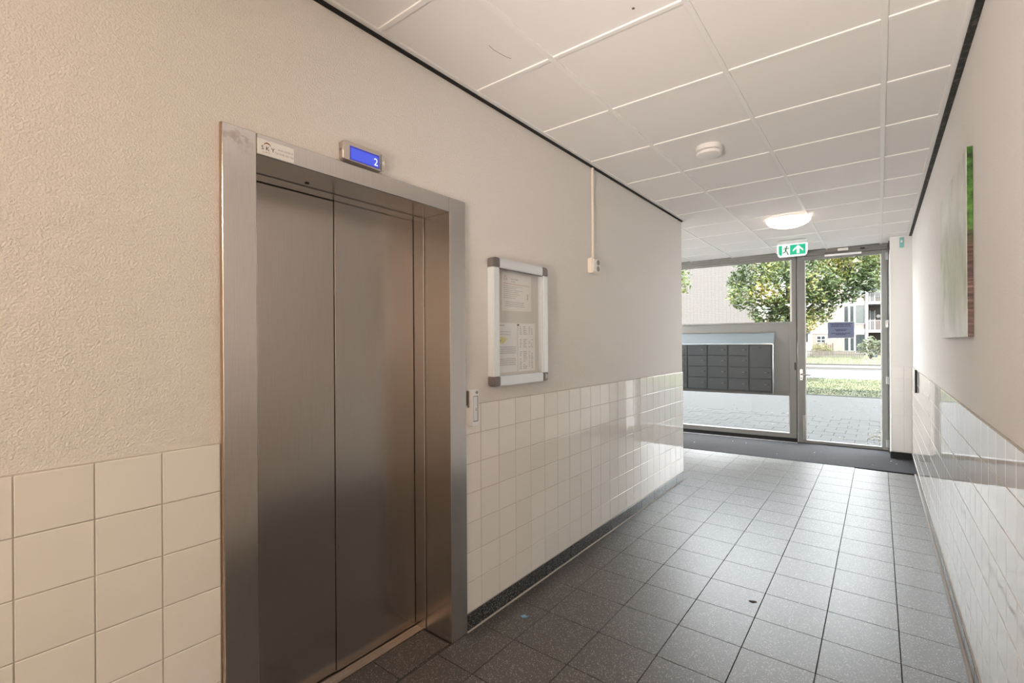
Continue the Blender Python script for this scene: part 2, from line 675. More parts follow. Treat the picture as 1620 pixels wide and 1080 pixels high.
def piece_mesh(name, mat, su, sv, t, axis, ch=.0012):
    """shallow block with a chamfered face: su x sv, thickness t, face towards +axis ('x','-x','z','-z','-y')"""
    key = (name, mat, round(su, 4), round(sv, 4), t, axis, ch)
    if key in _piece:
        return _piece[key]
    a, b = su / 2, sv / 2
    rings = [(a, b, 0), (a, b, t - ch), (a - ch, b - ch, t)]
    vs_, fs = [], []
    for (p, q, h) in rings:
        for (i, j) in ((-1, -1), (1, -1), (1, 1), (-1, 1)):
            u, w = i * p, j * q
            vs_.append({'x': (h, u, w), '-x': (-h, -u, w), 'z': (u, w, h), '-z': (-u, w, -h), '-y': (u, -h, w)}[axis])
    for k in range(2):
        for i in range(4):
            j = (i + 1) % 4
            fs.append((k * 4 + i, k * 4 + j, k * 4 + 4 + j, k * 4 + 4 + i))
    fs.append((8, 9, 10, 11))
    fs.append((3, 2, 1, 0))
    me = bpy.data.meshes.new(name)
    me.from_pydata(vs_, [], fs)
    bm = bmesh.new()
    bm.from_mesh(me)
    bmesh.ops.recalc_face_normals(bm, faces=bm.faces)
    bm.to_mesh(me)
    bm.free()
    me.materials.append(MATS[mat])
    _piece[key] = me
    return me


def piece(name, mat, parent, c, su, sv, t, axis, tilt=0.0, ch=.0012):
    o = link(name, piece_mesh(name, mat, su, sv, t, axis, ch), parent)
    o.location = Vector(c) - root_loc(parent)
    if tilt:
        o.rotation_euler = tuple(random.uniform(-tilt, tilt) for _ in range(3))
    return o


def rrect(x0, x1, z0, z1, r, n=5):
    pts = []
    for cx, cz, a0 in ((x1 - r, z0 + r, -90), (x1 - r, z1 - r, 0), (x0 + r, z1 - r, 90), (x0 + r, z0 + r, 180)):
        for i in range(n + 1):
            a = R(a0 + 90 * i / n)
            pts.append((cx + r * math.cos(a), cz + r * math.sin(a)))
    return pts


# ------------------------------------------------------------------ main dimensions (metres)
XL, XR = -1.655, 0.322          # faces of left and right wall
YC = 5.09                       # outer corner where the left wall ends
YBACK = -4.0
ZC = 2.74                       # ceiling
FZ = math.atan(.075)            # the glazed front stands slightly skew
F0 = (0.0, 8.0, 0.0)
FM = Matrix.Translation(F0) @ Matrix.Rotation(FZ, 4, 'Z')
EY0, EY1, EZ = .627, 1.743, 2.16   # lift portal
XLOB = -4.3


def fy(x):
    return 8.0 + .075 * x


# ------------------------------------------------------------------ setting: shell
wl = MB()
T = .34
wl.box(XL - T, XL, YBACK, EY0 + .02, 0, 3.0)
wl.box(XL - T, XL, EY1 - .02, YC, 0, 3.0)
wl.box(XL - T, XL, EY0 + .02, EY1 - .02, EZ - .02, 3.0)
wl.box(XL - T - .04, XL - T, EY0 - .1, EY1 + .1, 0, EZ + .1)
wall_left = struct('wall_left', wl, 'stucco')
wall_right = struct('wall_right', MB().box(XR, XR + .2, YBACK, 8.4, 0, 3.0), 'stucco')
wall_back = struct('wall_back', MB().box(XL - .3, XR + .2, YBACK - .2, YBACK, 0, 3.0), 'stucco')
wall_lobby = struct('wall_lobby', MB().box(XLOB - .2, XLOB, YC - .3, 7.9, 0, 3.0).box(XLOB, XL - T, YC - .3, YC, 0, 3.0), 'stucco')
pier = struct('wall_end', MB().box(.11, XR, 7.54, 8.25, 0, 3.0), 'white_paint')
floor = struct('floor', MB().box(XLOB - .2, XR + .2, YBACK - .2, 8.0 + .02, -.14, -.010), 'floor_grout')
ceiling = struct('ceiling', MB().box(XLOB - .2, XR + .2, YBACK - .2, 8.06, 2.84, 3.0), 'plenum')
# the storey above and the neighbouring flats (they shade the pavement)
struct('wall_upper', MB().box(-14, 10, -9, 8.1, 3.02, 8.4), 'pale_brick')
struct('wall_flats', MB().box(-14, XLOB - .2, -9, 7.8, -.1, 3.02).box(XR + .2, 10, -9, 8.4, -.1, 3.02), 'pale_brick')

# ---- wall tiles, left
ROW0, PITCH = .09, .15
G = .0032


def tile_col(parent, xface, axis, y0, y1, sgn):
    for r in range(7):
        z0 = ROW0 + r * PITCH
        piece('tile', 'wall_tile', parent, (xface, (y0 + y1) / 2, z0 + PITCH / 2), y1 - y0 - G, PITCH - G, .008, axis, tilt=.0009)


ys = [EY0 - .006]
y = .467
while y > -.45:
    ys.append(y)
    y -= .15
for a, b in zip(ys[1:], ys[:-1]):
    tile_col(wall_left, XL, 'x', a, b, 1)
ys = [EY1 + .002]
y = 1.859
while y < YC - .05:
    ys.append(y)
    y += .1495
ys.append(YC)
for a, b in zip(ys[:-1], ys[1:]):
    tile_col(wall_left, XL, 'x', a, b, 1)
LEFT_JOINTS = ys
# grout bed behind the tiles, slightly proud of the stucco
part('grout_bed', MB().box(XL, XL + .0055, -.46, EY0 - .005, .0, 1.142).box(XL, XL + .0055, EY1, YC, .0, 1.142), 'grout', wall_left)
part('grout_bed', MB().box(XR - .0055, XR, -1.5, 7.54, .0, 1.142), 'grout', wall_right)
ys = []
y = 7.54
while y > 1.3:
    ys.append(y)
    y -= .15
for b, a in zip(ys[:-1], ys[1:]):
    tile_col(wall_right, XR, '-x', a, b, -1)
# the part of the dado beside and behind the camera, joined
mb = MB()
y = ys[-1]
while y > -1.45:
    for r in range(7):
        mb.box(XR - .008, XR, y - PITCH + G / 2, y - G / 2, ROW0 + r * PITCH + G / 2, ROW0 + (r + 1) * PITCH - G / 2)
    y -= PITCH
part('tile_field', mb, 'wall_tile', wall_right)['kind'] = 'stuff'
# tiles on the end pier
for r in range(7):
    z0 = ROW0 + r * PITCH
    for (a, b) in ((.11, .238), (.238, XR - .008)):
        piece('tile', 'pier_tile', pier, ((a + b) / 2, 7.54, z0 + PITCH / 2), b - a - G, PITCH - G, .006, '-y')
part('grout_bed', MB().box(.112, XR - .008, 7.5365, 7.54, .0, 1.14), 'grout_pale', pier)

# ---- skirting tiles
bl = struct('baseboard_left', MB().box(XL + .005, XL + .008, EY1, YC, 0, .088), 'grout_light')
sj = [LEFT_JOINTS[0]] + LEFT_JOINTS[1:-1:2] + [YC - .002]
for a, b in zip(sj[:-1], sj[1:]):
    piece('skirting_tile', 'skirting', bl, (XL + .006, (a + b) / 2, .046), b - a - .003, .082, .008, 'x', ch=.002)
part('floor_joint', MB().box(XL + .008, XL + .020, EY1, YC, -.004, .004), 'grout_light', bl)
part('skirting_tile', MB().box(XL + .006, XL + .014, -.5, EY0 - .004, .005, .087), 'skirting', bl, bev=.002)
br_ = struct('baseboard_right', MB().box(XR - .012, XR - .005, -1.5, 7.54, 0, .088), 'grout_light')
for i in range(0, len(ys) - 2, 2):
    b, a = ys[i], ys[i + 2]
    piece('skirting_tile', 'skirting', br_, (XR - .006, (a + b) / 2, .046), b - a - .003, .082, .008, '-x', ch=.002)
part('floor_joint', MB().box(XR - .024, XR - .008, -1.5, 6.76, -.004, .004), 'grout_light', br_)
be = struct('baseboard_end', MB().box(.106, XR - .014, 7.526, 7.5365, 0.0, .085), 'black_rubber', bev=.002)

# ---- floor tiles (30 x 30, laid from the measured joints)
FX = [-1.1225 + .2986 * i for i in range(-12, 6)]
fyrow = [3.0567 + .304 * j for j in range(-14, 13)]
MATF = lambda x: 6.745 + .066 * x       # front edge of the entrance mat
for i in range(len(FX) - 1):
    x0, x1 = FX[i], FX[i + 1]
    for j in range(len(fyrow) - 1):
        y0, y1 = fyrow[j], fyrow[j + 1]
        a, b = x0, min(x1, XR - .016)
        c, d = y0, y1
        if b - a < .03:
            continue
        if y1 <= YC:
            in_lift = (y0 > EY0 and y1 < EY1 + .1)
            lim = XL + .016
            if b <= lim:
                continue
            a = max(a, lim)
        elif y0 < YC and x1 <= XL + .02:
            c = YC
        elif y0 < YC and x0 < XL:
            a = max(a, XL + .016) if (YC - y0) > .15 else a
        a = max(a, XLOB + .01)
        if b - a < .03:
            continue
        dmax = MATF((a + b) / 2)
        if c > dmax - .02:
            continue
        if d > dmax - .03:
            # last row is cut along the mat
            mb = MB().prism([(a + .0015, c + .0015), (b - .0015, c + .0015), (b - .0015, MATF(b) - .004), (a + .0015, MATF(a) - .004)], 'z', -.010, 0)
            part('floor_tile', mb, 'floor_tile', floor)
            continue
        piece('floor_tile', 'floor_tile', floor, ((a + b) / 2, (c + d) / 2, -.010), b - a - .0035, d - c - .0035, .010, 'z', ch=.0008)
piece('floor_tile', 'floor_tile', floor, ((-1.7197 + XL + .016) / 2, (YC + .002 + 5.1847) / 2, -.010), XL + .016 + 1.7197 - .003, 5.1847 - YC - .005, .010, 'z', ch=.0008)
# recess in front of the lift doors
for (a, b) in ((EY0 + .1, 1.02), (1.02, 1.323), (1.323, EY1 - .115)):
    piece('floor_tile', 'floor_tile', floor, (XL - .093, (a + b) / 2, -.010), .185, b - a - .0035, .010, 'z', ch=.0008)

# ---- entrance mat
mt = MB().prism([(XLOB + .01, MATF(XLOB)), (XR - .004, MATF(XR)), (XR - .004, 7.54), (.10, 7.54), (.10, fy(.1) - .01), (XLOB + .01, fy(XLOB) - .01)], 'z', -.010, .004)
mat_o = part('entrance_mat', mt, 'entrance_mat')
tag(mat_o, 'dark charcoal entrance mat lying in front of the glazed entrance', 'mat')
part('mat_edge', MB().prism([(XLOB + .01, fy(XLOB) - .075), (-.93, fy(-.93) - .075), (-.93, fy(-.93) - .055), (XLOB + .01, fy(XLOB) - .055)], 'z', .0035, .008), 'alu_light', mat_o)

# ---- suspended ceiling
CX = [XL + .022, -1.172, -.572, .024, XR - .034]
CY = [1.825 + .606 * k for k in range(-3, 11)]
CY = [y for y in CY if y < 7.6]


def ctile(x0, x1, y0, y1):
    piece('ceiling_tile', 'ceiling_board', ceiling, ((x0 + x1) / 2, (y0 + y1) / 2, ZC + .016), x1 - x0 - .014, y1 - y0 - .014, .010, '-z', ch=.003)


ye = CY + [fy(-.8) - .02]
cx_all = [XLOB + .02, -4.172 + .6, -2.972, -2.372, -1.772] + CX[1:]
for j in range(len(ye) - 1):
    y0, y1 = ye[j], ye[j + 1]
    if y1 < YC + .2:
        xs = CX
    else:
        xs = cx_all
    for a, b in zip(xs[:-1], xs[1:]):
        yy1 = y1
        if j == len(ye) - 2:
            yy1 = min(fy(a), fy(b)) - .02
        if y0 < YC < y1 and b < XL:
            ctile(a, b, YC + .03, yy1)
            continue
        ctile(a, b, y0, yy1)
HB = .012
for x in cx_all[1:-1]:
    y_start = -.1 if x > XL else YC + .02
    part('main_runner', MB().box(x - HB, x + HB, y_start, fy(x) - .02, ZC - .001, ZC + .008), 'ceiling_bar', ceiling, bev=.0015)
for j, y in enumerate(CY[1:]):
    xs = cx_all if y > YC + .05 else CX
    for a, b in zip(xs[:-1], xs[1:]):
        part('cross_runner', MB().box(a + HB, b - HB, y - HB, y + HB, ZC, ZC + .008), 'ceiling_bar', ceiling, bev=.0015)
# edge angles and the dark shadow gaps along both walls
part('edge_angle', MB().box(XL + .014, XL + .038, -.5, YC + .01, ZC - .002, ZC + .01), 'ceiling_bar', ceiling, bev=.001)
part('edge_angle', MB().box(XR - .050, XR - .026, -.5, 7.53, ZC - .002, ZC + .01), 'ceiling_bar', ceiling, bev=.001)
part('edge_angle', MB().box(XL - .05, XL + .038, YC + .004, YC + .028, ZC - .003, ZC + .01), 'ceiling_bar', ceiling, bev=.001)
struct('trim_1', MB().box(XL, XL + .016, -.5, YC, ZC - .012, ZC + .012), 'black_gap')
struct('trim_2', MB().box(XR - .027, XR, -.5, 7.54, ZC - .010, ZC + .012), 'black_gap_worn')

# ------------------------------------------------------------------ glazed front
win = link('window_1', None)
win.location, win.rotation_euler = F0, (0, 0, FZ)
win['kind'] = 'structure'
XW = -4.25


def fp(name, mb, mat, parent, **kw):
    return part(name, mb, mat, parent, local=True, **kw)


fp('head_profile', MB().box(XW, .112, -.035, .06, 2.705, 2.745).box(XW, -.94, -.02, .06, 2.68, 2.705).box(XW, -.94, .0, .05, 2.640, 2.68), 'facade_paint', win, bev=.003)
fp('sill_profile', MB().box(XW, -.945, -.02, .06, .058, .128), 'facade_paint', win, bev=.003)
fp('plinth', MB().box(XW, -.945, -.005, .06, -.01, .058), 'black_rubber', win)
fp('transom', MB().box(XW, -1.035, -.014, .06, .668, .742), 'facade_paint', win, bev=.003)
fp('mullion', MB().box(-1.035, -.945, -.02, .06, .128, 1.742).box(-1.0, -.945, -.02, .06, 1.742, 2.64), 'facade_paint', win, bev=.003)
fp('panel', MB().box(XW, -1.000, -.004, .04, .742, 1.742), 'facade_panel', win)
fp('panel_bead', MB().box(XW, -1.0, -.014, .0, 1.722, 1.745), 'facade_panel', win, bev=.002)
fp('glazing_bead', MB().box(-1.022, -1.0, -.012, .05, 1.745, 2.64), 'bead_white', win, bev=.002)
fp('glazing_bead', MB().box(-1.043, -1.035, -.004, .05, .128, .668), 'bead_white', win)
fp('pane', MB().box(XW, -1.022, .030, .036, 1.742, 2.642), 'window_glass', win)
fp('pane', MB().box(XW, -1.04, .030, .036, .126, .670), 'window_glass', win)
fp('frame_post', MB().box(XW - .05, XW + .03, -.02, .06, .0, 2.72), 'facade_paint', win, bev=.003)
fp('outer_head', MB().box(XW, .12, .06, .1, 2.66, 3.05), 'facade_paint', win)
fp('latch_plate', MB().box(-.972, -.952, -.026, -.018, 1.045, 1.155), 'black_plastic', win, bev=.003)

door = link('door_1', None)
door.location, door.rotation_euler = F0, (0, 0, FZ)
door['kind'] = 'structure'
DL, DR = -.931, .090
fp('frame_post', MB().box(-.9449, -.936, -.012, .06, 0, 2.70), 'black_rubber', door)
fp('frame_post', MB().box(.094, .125, -.03, .06, 0, 2.705), 'facade_paint', door, bev=.003)
fp('frame_head', MB().box(-.9449, .094, -.012, .06, 2.671, 2.705), 'facade_paint', door, bev=.002)
fp('threshold', MB().box(-.945, .112, -.02, .06, -.01, .004), 'black_rubber', door)
st = fp('stile', MB().box(DL, -.838, -.022, .04, .008, 2.666), 'facade_paint', door, bev=.004)
fp('stile', MB().box(.029, DR, -.022, .04, .008, 2.666), 'facade_paint', door, bev=.004)
fp('top_rail', MB().box(-.838, .029, -.022, .04, 2.612, 2.666), 'facade_paint', door, bev=.004)
fp('bottom_rail', MB().box(-.838, .029, -.022, .04, .008, .050), 'facade_paint', door, bev=.004)
fp('pane', MB().box(-.846, .036, .006, .014, .042, 2.62), 'window_glass', door)
fp('glazing_bead', MB().box(-.838, -.828, -.012, .006, .05, 2.612), 'bead_white', door)
fp('glazing_bead', MB().box(.019, .029, -.012, .006, .05, 2.612), 'bead_white', door)
fp('steel_strip', MB().box(-.872, -.842, -.026, -.02, .055, .40), 'chrome', door, bev=.001)
for z in (.10, .935, 1.68, 2.575):
    h = fp('hinge', MB().lathe([(.0075, -.05), (.0095, -.049), (.0095, -.018), (.007, -.017), (.007, -.013), (.0095, -.012), (.0095, .018), (.007, .019), (.0095, .021), (.0095, .049), (.0075, .05)], (.0925, -.032, z), 12).box(.066, .09, -.0265, -.021, z - .048, z + .048), 'chrome', door, smooth=True)
hd = fp('door_handle', MB().prism(rrect(-.905, -.868, .90, 1.06, .014), 'y', -.028, -.021).tube([(-.887, -.024, .985), (-.887, -.066, .985), (-.880, -.073, .985), (-.775, -.073, .983)], .009, 10), 'chrome', door, smooth=True)
fp('keyhole', MB().lathe([(.009, -.032), (.009, -.026)], (-.887, 0, .93), 12, 'y'), 'black_plastic', hd)
cl = fp('door_closer', MB().box(-.602, -.185, -.050, -.022, 2.636, 2.664), 'alu_light', door, bev=.004)
fp('closer_arm', MB().box(-.60, -.45, -.060, -.036, 2.690, 2.704).box(-.60, -.565, -.048, -.03, 2.66, 2.70), 'grey_plastic', cl, bev=.002)
fp('closer_end', MB().box(-.198, -.150, -.056, -.036, 2.694, 2.716), 'black_plastic', cl, bev=.002)
fp('closer_cover', MB().box(-.45, -.33, -.060, -.036, 2.698, 2.732), 'white_plastic', cl, bev=.003)
fp('hinge_plate', MB().box(.098, .112, -.04, -.03, 2.60, 2.70), 'black_rubber', door)


def words(mb, u0, u1, w, h, put, rng, fill=1.0, lo=.10, hi=.28):
    """a line of print as small word-long dashes; put(u0,u1,w0,w1) adds one"""
    u = u0
    end = u0 + (u1 - u0) * fill
    span = (u1 - u0)
    while u < end - span * .04:
        L_ = min(rng.uniform(lo, hi) * span * .5, end - u)
        put(u, u + L_, w, w + h)
        u += L_ + span * .018


rng = random.Random(3)
# notice stuck on the door pane
nt_ = thing('door_notice', 'blue notice with dark centred print stuck on the glass of the entrance door', 'notice', FM @ Vector((-.4175, .004, 1.61)), FZ)
fp('sheet', MB().box(-.148, .148, 0, .0018, -.108, .108), 'notice_blue', nt_)
fp('border', MB().box(-.153, .153, .0008, .0018, -.113, .113), 'paper', nt_)
mb = MB()
for z, wd in ((.082, .125), (.066, .11), (.046, .115), (.002, .07), (-.014, .055), (-.050, .11), (-.066, .06)):
    words(mb, -wd, wd, z, .010, lambda a, b, c, d: mb.box(a, b, -.0010, 0.0004, c, d), rng)
fp('print', mb, 'notice_text', nt_)['kind'] = 'stuff'

# ---- mail boxes let into the panel
mbx = thing('mailbox_bank', 'dark grey bank of mailboxes under a sloping pale blue hood in the grey facade panel', 'mailbox', FM @ Vector((-1.9, 0, .70)), FZ)


def mp(name, mb, mat, parent, **kw):
    me_ = MB()
    me_.f = mb.f
    me_.v = [(x + 1.9, y, z - .70) for x, y, z in mb.v]
    return part(name, me_, mat, parent, local=True, **kw)


YF = -.115
XB0, XB1 = -3.06, -1.240
mp('housing', MB().box(XB0, XB1, YF + .012, .0, .722, 1.455), 'mailbox_carcass', mbx)
hood = mp('hood', MB().prism([(-.128, 1.415), (-.128, 1.432), (-.005, 1.592), (0, 1.592), (0, 1.43), (YF + .012, 1.415)], 'x', XB0 - .03, XB1 + .002), 'mailbox_hood', mbx)
mp('hood_edge', MB().box(XB0 - .03, -1.226, -.016, -.003, 1.592, 1.612), 'facade_paint', mbx, bev=.002)
mp('side_trim', MB().quad_box([(XB1, -.128, .712), (XB1 + .012, -.128, .712), (XB1 + .02, 0, .712), (XB1, 0, .712),
                               (XB1, -.128, 1.425), (XB1 + .012, -.128, 1.425), (XB1 + .02, 0, 1.60), (XB1, 0, 1.60)]), 'mailbox_hood', mbx)
mp('base_strip', MB().box(XB0, XB1, YF, -.003, .704, .722), 'mailbox_carcass', mbx)
cols = [XB0 + .02, -2.735, -2.435, -2.135, -1.840, -1.548, -1.252]
rows = [.728, .908, 1.078, 1.247, 1.412]


def mail_door(x0, x1, z0, z1, lock_z=None):
    d = mp('mailbox_door', MB().box(x0 + .006, x1 - .006, YF - .003, YF + .012, z0 + .004, z1 - .004), 'mailbox_grey', mbx, bev=.002)
    if lock_z is not None:
        mp('lock', MB().lathe([(.011, -.012), (.011, -.002), (.008, .0)], (x1 - .042, YF - .002, lock_z), 10, 'y'), 'black_plastic', d)
        mp('name_plate', MB().box(x1 - .098, x1 - .066, YF - .005, YF - .002, lock_z - .004, lock_z + .004), 'mailbox_plate', d)


for c in range(6):
    for r in range(4):
        if c == 5 and r >= 2:
            continue
        mail_door(cols[c], cols[c + 1], rows[r], rows[r + 1], (rows[r] + rows[r + 1]) / 2 + .008)
mail_door(cols[5], cols[6], rows[2], rows[4])
mp('lock', MB().lathe([(.012, -.012), (.012, .0)], ((cols[5] + cols[6]) / 2, YF - .002, 1.365), 10, 'y'), 'black_plastic', mbx)

# ------------------------------------------------------------------ lift entrance
XF = XL + .016                  # front of the steel portal
XD = -1.90                      # face of the sliding doors
lift = thing('elevator_entrance', 'brushed steel lift entrance with two closed sliding door panels in a wide frame', 'elevator', (XL, (EY0 + EY1) / 2, 0))
JY0, JY1 = .733, 1.632
part('jamb', MB().box(XD - .02, XF, EY0, JY0, 0, EZ), 'portal_steel', lift, bev=.0025)
rj = part('jamb', MB().box(XL - .165, XF, JY1, EY1, 0, EZ), 'portal_steel', lift, bev=.0025)
part('edge_cover', MB().box(XL + .0005, XF - .002, EY0 - .002, EY0, 0, EZ - .002), 'dull_brown', lift)  # dull brown strip added over the steel side so it mirrors no lamp
part('door_frame', MB().box(XD - .02, XL - .168, JY1 - .003, JY1 + .06, 0, EZ - .02), 'portal_steel', lift, bev=.002)
part('lintel', MB().box(XL - .165, XF - .001, JY0 + .0008, JY1 - .0008, 2.088, EZ), 'portal_steel', lift, bev=.0025)
part('lintel', MB().box(XD + .003, XL - .167, JY0 + .001, JY1 - .001, 2.085, EZ - .01), 'portal_steel', lift, bev=.002)
part('sensor_hole', MB().lathe([(.009, -.002), (.009, .004)], (XL - .13, .99, 2.087), 12), 'black_plastic', lift)
part('door_panel', MB().box(XD - .045, XD - .006, JY0 - .01, 1.1785, .007, 2.100), 'door_steel', lift, bev=.001)
part('door_panel', MB().box(XD - .030, XD, 1.180, JY1 - .006, .007, 2.100), 'door_steel', lift, bev=.001)
part('recess_back', MB().box(XD - .075, XD - .05, JY0 - .05, JY1 + .05, 0, 2.15), 'black_gap', lift)
sl = MB().box(XD - .04, XD + .058, JY0 + .001, JY1 - .001, -.009, .002)
part('sill', sl, 'sill_metal', lift)
mb = MB()
for k in range(4):
    x = XD + .006 + k * .013
    mb.box(x, x + .008, JY0 + .002, JY1 - .002, .002, .0045)
part('sill_rib', mb, 'sill_metal', lift, bev=.0008)

# floor indicator above the lift
lcd = thing('floor_indicator', 'steel cased lift floor indicator with blue screen showing 2 above the lintel', 'display', (XL, 1.1613, 2.21))
ID = XL + .028
body = [(1.0562, 2.166), (1.2283, 2.166), (1.2458, 2.176), (1.2540, 2.196), (1.2540, 2.212), (1.2458, 2.232), (1.2283, 2.244), (1.0562, 2.242), (1.0480, 2.236), (1.0480, 2.172)]
part('casing', MB().prism(body, 'x', XL, ID), 'brushed_plate', lcd, bev=.0025, smooth=True)
part('screen_bezel', MB().box(ID - .001, ID + .0008, 1.0789, 1.2159, 2.172, 2.226), 'lcd_dark', lcd)
part('screen', MB().box(ID, ID + .0014, 1.0830, 1.2118, 2.176, 2.219), 'lcd_blue', lcd)
text_part('digit', '2', .042, 'lcd_digit', lcd, (ID + .0018, 1.1881, 2.181), (0, 1, 0), (0, 0, 1))
part('trim_bar', MB().box(ID, ID + .003, 1.2200, 1.2226, 2.172, 2.232), 'chrome', lcd)
part('trim_bar', MB().box(ID, ID + .003, 1.2246, 1.2267, 2.170, 2.234), 'chrome', lcd)
part('speaker_mark', MB().prism([(1.2319, 2.196), (1.2355, 2.196), (1.2406, 2.190), (1.2406, 2.214), (1.2355, 2.208), (1.2319, 2.208)], 'x', ID, ID + .0008).box(ID, ID + .0008, 1.2437, 1.2452, 2.197, 2.207), 'alu_light', lcd)
part('screw', MB().lathe([(.004, -.003), (.005, 0)], (XL + .014, 1.0480, 2.206), 10, 'y'), 'chrome', lcd)

# maintenance sticker on the lintel
stk = thing('lift_sticker', 'white maintenance sticker with arc logo on the left end of the lift lintel', 'sticker', (XF, .795, 2.118))
SX = XF - .0005
part('label_sheet', MB().box(SX - .0005, SX + .0006, .736, .861, 2.0935, 2.1435), 'sticker', stk)
text_part('logo_text', 'S K Y', .020, 'print_black', stk, (SX + .0007, .748, 2.109), (0, 1, 0), (0, 0, 1), space=1.0)
text_part('logo_text', 'L I F T', .0075, 'print_orange', stk, (SX + .0007, .753, 2.099), (0, 1, 0), (0, 0, 1), space=1.15)
mb = MB()
for k in range(10):
    a0, a1 = R(20 + 14 * k), R(20 + 14 * (k + 1))
    w0 = .0006 + .0017 * math.sin(math.pi * k / 10)
    w1 = .0006 + .0017 * math.sin(math.pi * (k + 1) / 10)
    cy, cz, rr = .7685, 2.1225, .0115
    P = [(cy + math.cos(a0) * (rr - w0), cz + math.sin(a0) * (rr - w0)), (cy + math.cos(a0) * (rr + w0), cz + math.sin(a0) * (rr + w0)),
         (cy + math.cos(a1) * (rr + w1), cz + math.sin(a1) * (rr + w1)), (cy + math.cos(a1) * (rr - w1), cz + math.sin(a1) * (rr - w1))]
    mb.prism(P, 'x', SX + .0005, SX + .0010)
part('logo_arc', mb, 'print_orange', stk)
text_part('print', 'www.skylift.nl', .0095, 'print_grey', stk, (SX + .0007, .804, 2.121), (0, 1, 0), (0, 0, 1))
text_part('print', 'Tel. 0180 432 265', .0095, 'print_grey', stk, (SX + .0007, .794, 2.107), (0, 1, 0), (0, 0, 1), space=.95)

# call button plate
cb = thing('call_button_plate', 'narrow brushed steel lift call button plate at the tile edge beside the lift', 'button', (XL, 1.80, 1.11))
CX0 = XL + .008
DY, DZ = .012, .022
y0, y1, z0, z1 = 1.752 + DY, 1.806 + DY, 1.010 + DZ, 1.196 + DZ
part('plate', MB().prism(rrect(y0, y1, z0, z1, .009), 'x', XL + .0005, CX0 + .026), 'alu_light', cb, bev=.002, smooth=True)
part('rear_box', MB().box(XL + .0005, XL + .016, y0 - .006, y0 + .004, 1.105 + DZ, 1.19 + DZ), 'grey_plastic', cb, bev=.002)
CF = CX0 + .026
part('recess', MB().box(CF - .002, CF + .0006, y0 + .009, y1 - .008, 1.034 + DZ, 1.164 + DZ), 'grey_plastic', cb)
part('inner_panel', MB().box(CF - .002, CF + .0012, y0 + .010, y1 - .014, 1.038 + DZ, 1.161 + DZ), 'alu_profile', cb)
part('push_button', MB().box(CF, CF + .0030, y0 + .013, y1 - .016, 1.083 + DZ, 1.110 + DZ), 'alu_light', cb, bev=.001)
mb = MB()
tri = [(1.7745 + DY, 1.090 + DZ), (1.7845 + DY, 1.090 + DZ), (1.7795 + DY, 1.105 + DZ)]
for k in range(3):
    a, b = Vector(tri[k]), Vector(tri[(k + 1) % 3])
    d = (b - a).normalized()
    n = Vector((-d.y, d.x)) * .0008
    mb.prism([tuple(a - n), tuple(b - n), tuple(b + n), tuple(a + n)], 'x', CF + .003, CF + .0035)
part('arrow_mark', mb, 'print_black', cb)
part('key_switch', MB().lathe([(.0085, 0), (.0085, .002), (.006, .0035)], (CF, 1.788 + DY, 1.181 + DZ), 14, 'x'), 'chrome', cb)
part('key_slot', MB().box(CF + .0034, CF + .0042, 1.7868 + DY, 1.7892 + DY, 1.176 + DZ, 1.186 + DZ), 'print_black', cb)

# ------------------------------------------------------------------ notice board
nb = thing('notice_board', 'aluminium framed glazed notice board with grey corner caps on the left wall', 'notice board', (XL, 2.18, 1.22))
BX = XL + .045
by0, by1, bz0, bz1 = 1.926, 2.446, 1.222, 1.912
fw = .052
part('frame_bar', MB().box(XL, BX, by0, by0 + fw, bz0 + fw, bz1 - fw), 'alu_profile', nb, bev=.004, seg=2, smooth=True)
part('frame_bar', MB().box(XL, BX, by1 - fw, by1, bz0 + fw, bz1 - fw), 'alu_profile', nb, bev=.004, seg=2, smooth=True)
part('frame_bar', MB().box(XL, BX, by0 + fw, by1 - fw, bz0, bz0 + fw), 'alu_profile', nb, bev=.004, seg=2, smooth=True)
part('frame_bar', MB().box(XL, BX, by0 + fw, by1 - fw, bz1 - fw, bz1), 'alu_profile', nb, bev=.004, seg=2, smooth=True)
for (a, b, sy, sz) in ((by0, bz0, 1, 1), (by1, bz0, -1, 1), (by1, bz1, -1, -1), (by0, bz1, 1, -1)):
    pts = [(a + sy * .018, b), (a + sy * fw, b), (a + sy * fw, b + sz * fw), (a, b + sz * fw), (a, b + sz * .018), (a + sy * .005, b + sz * .005)]
    part('corner_cap', MB().prism(pts, 'x', XL, BX + .001), 'grey_plastic', nb, bev=.003, seg=2, smooth=True)
part('lock', MB().box(BX, BX + .003, by1 - .034, by1 - .012, bz0 + .015, bz0 + .042), 'chrome', nb, bev=.001)
part('back_panel', MB().box(XL, XL + .008, by0 + fw, by1 - fw, bz0 + fw, bz1 - fw), 'board_back', nb)
part('inner_lip', MB().box(BX - .014, BX - .004, by1 - fw - .012, by1 - fw, bz0 + fw, bz1 - fw), 'alu_profile', nb)
part('inner_lip', MB().box(BX - .014, BX - .004, by0 + fw, by1 - fw, bz1 - fw - .006, bz1 - fw), 'grey_plastic', nb)
part('pane', MB().box(BX - .016, BX - .013, by0 + fw - .002, by1 - fw + .002, bz0 + fw - .002, bz1 - fw + .002), 'board_glass', nb)
PX = XL + .0085


def sheet(name, label, quad, mat, group=None):
    cy = sum(p[0] for p in quad) / 4
    cz = sum(p[1] for p in quad) / 4
    t = thing(name, label, 'paper', (PX, cy, cz), group='papers on the notice board')
    part('page', MB().prism(quad, 'x', PX, PX + .0012), mat, t)
    return t


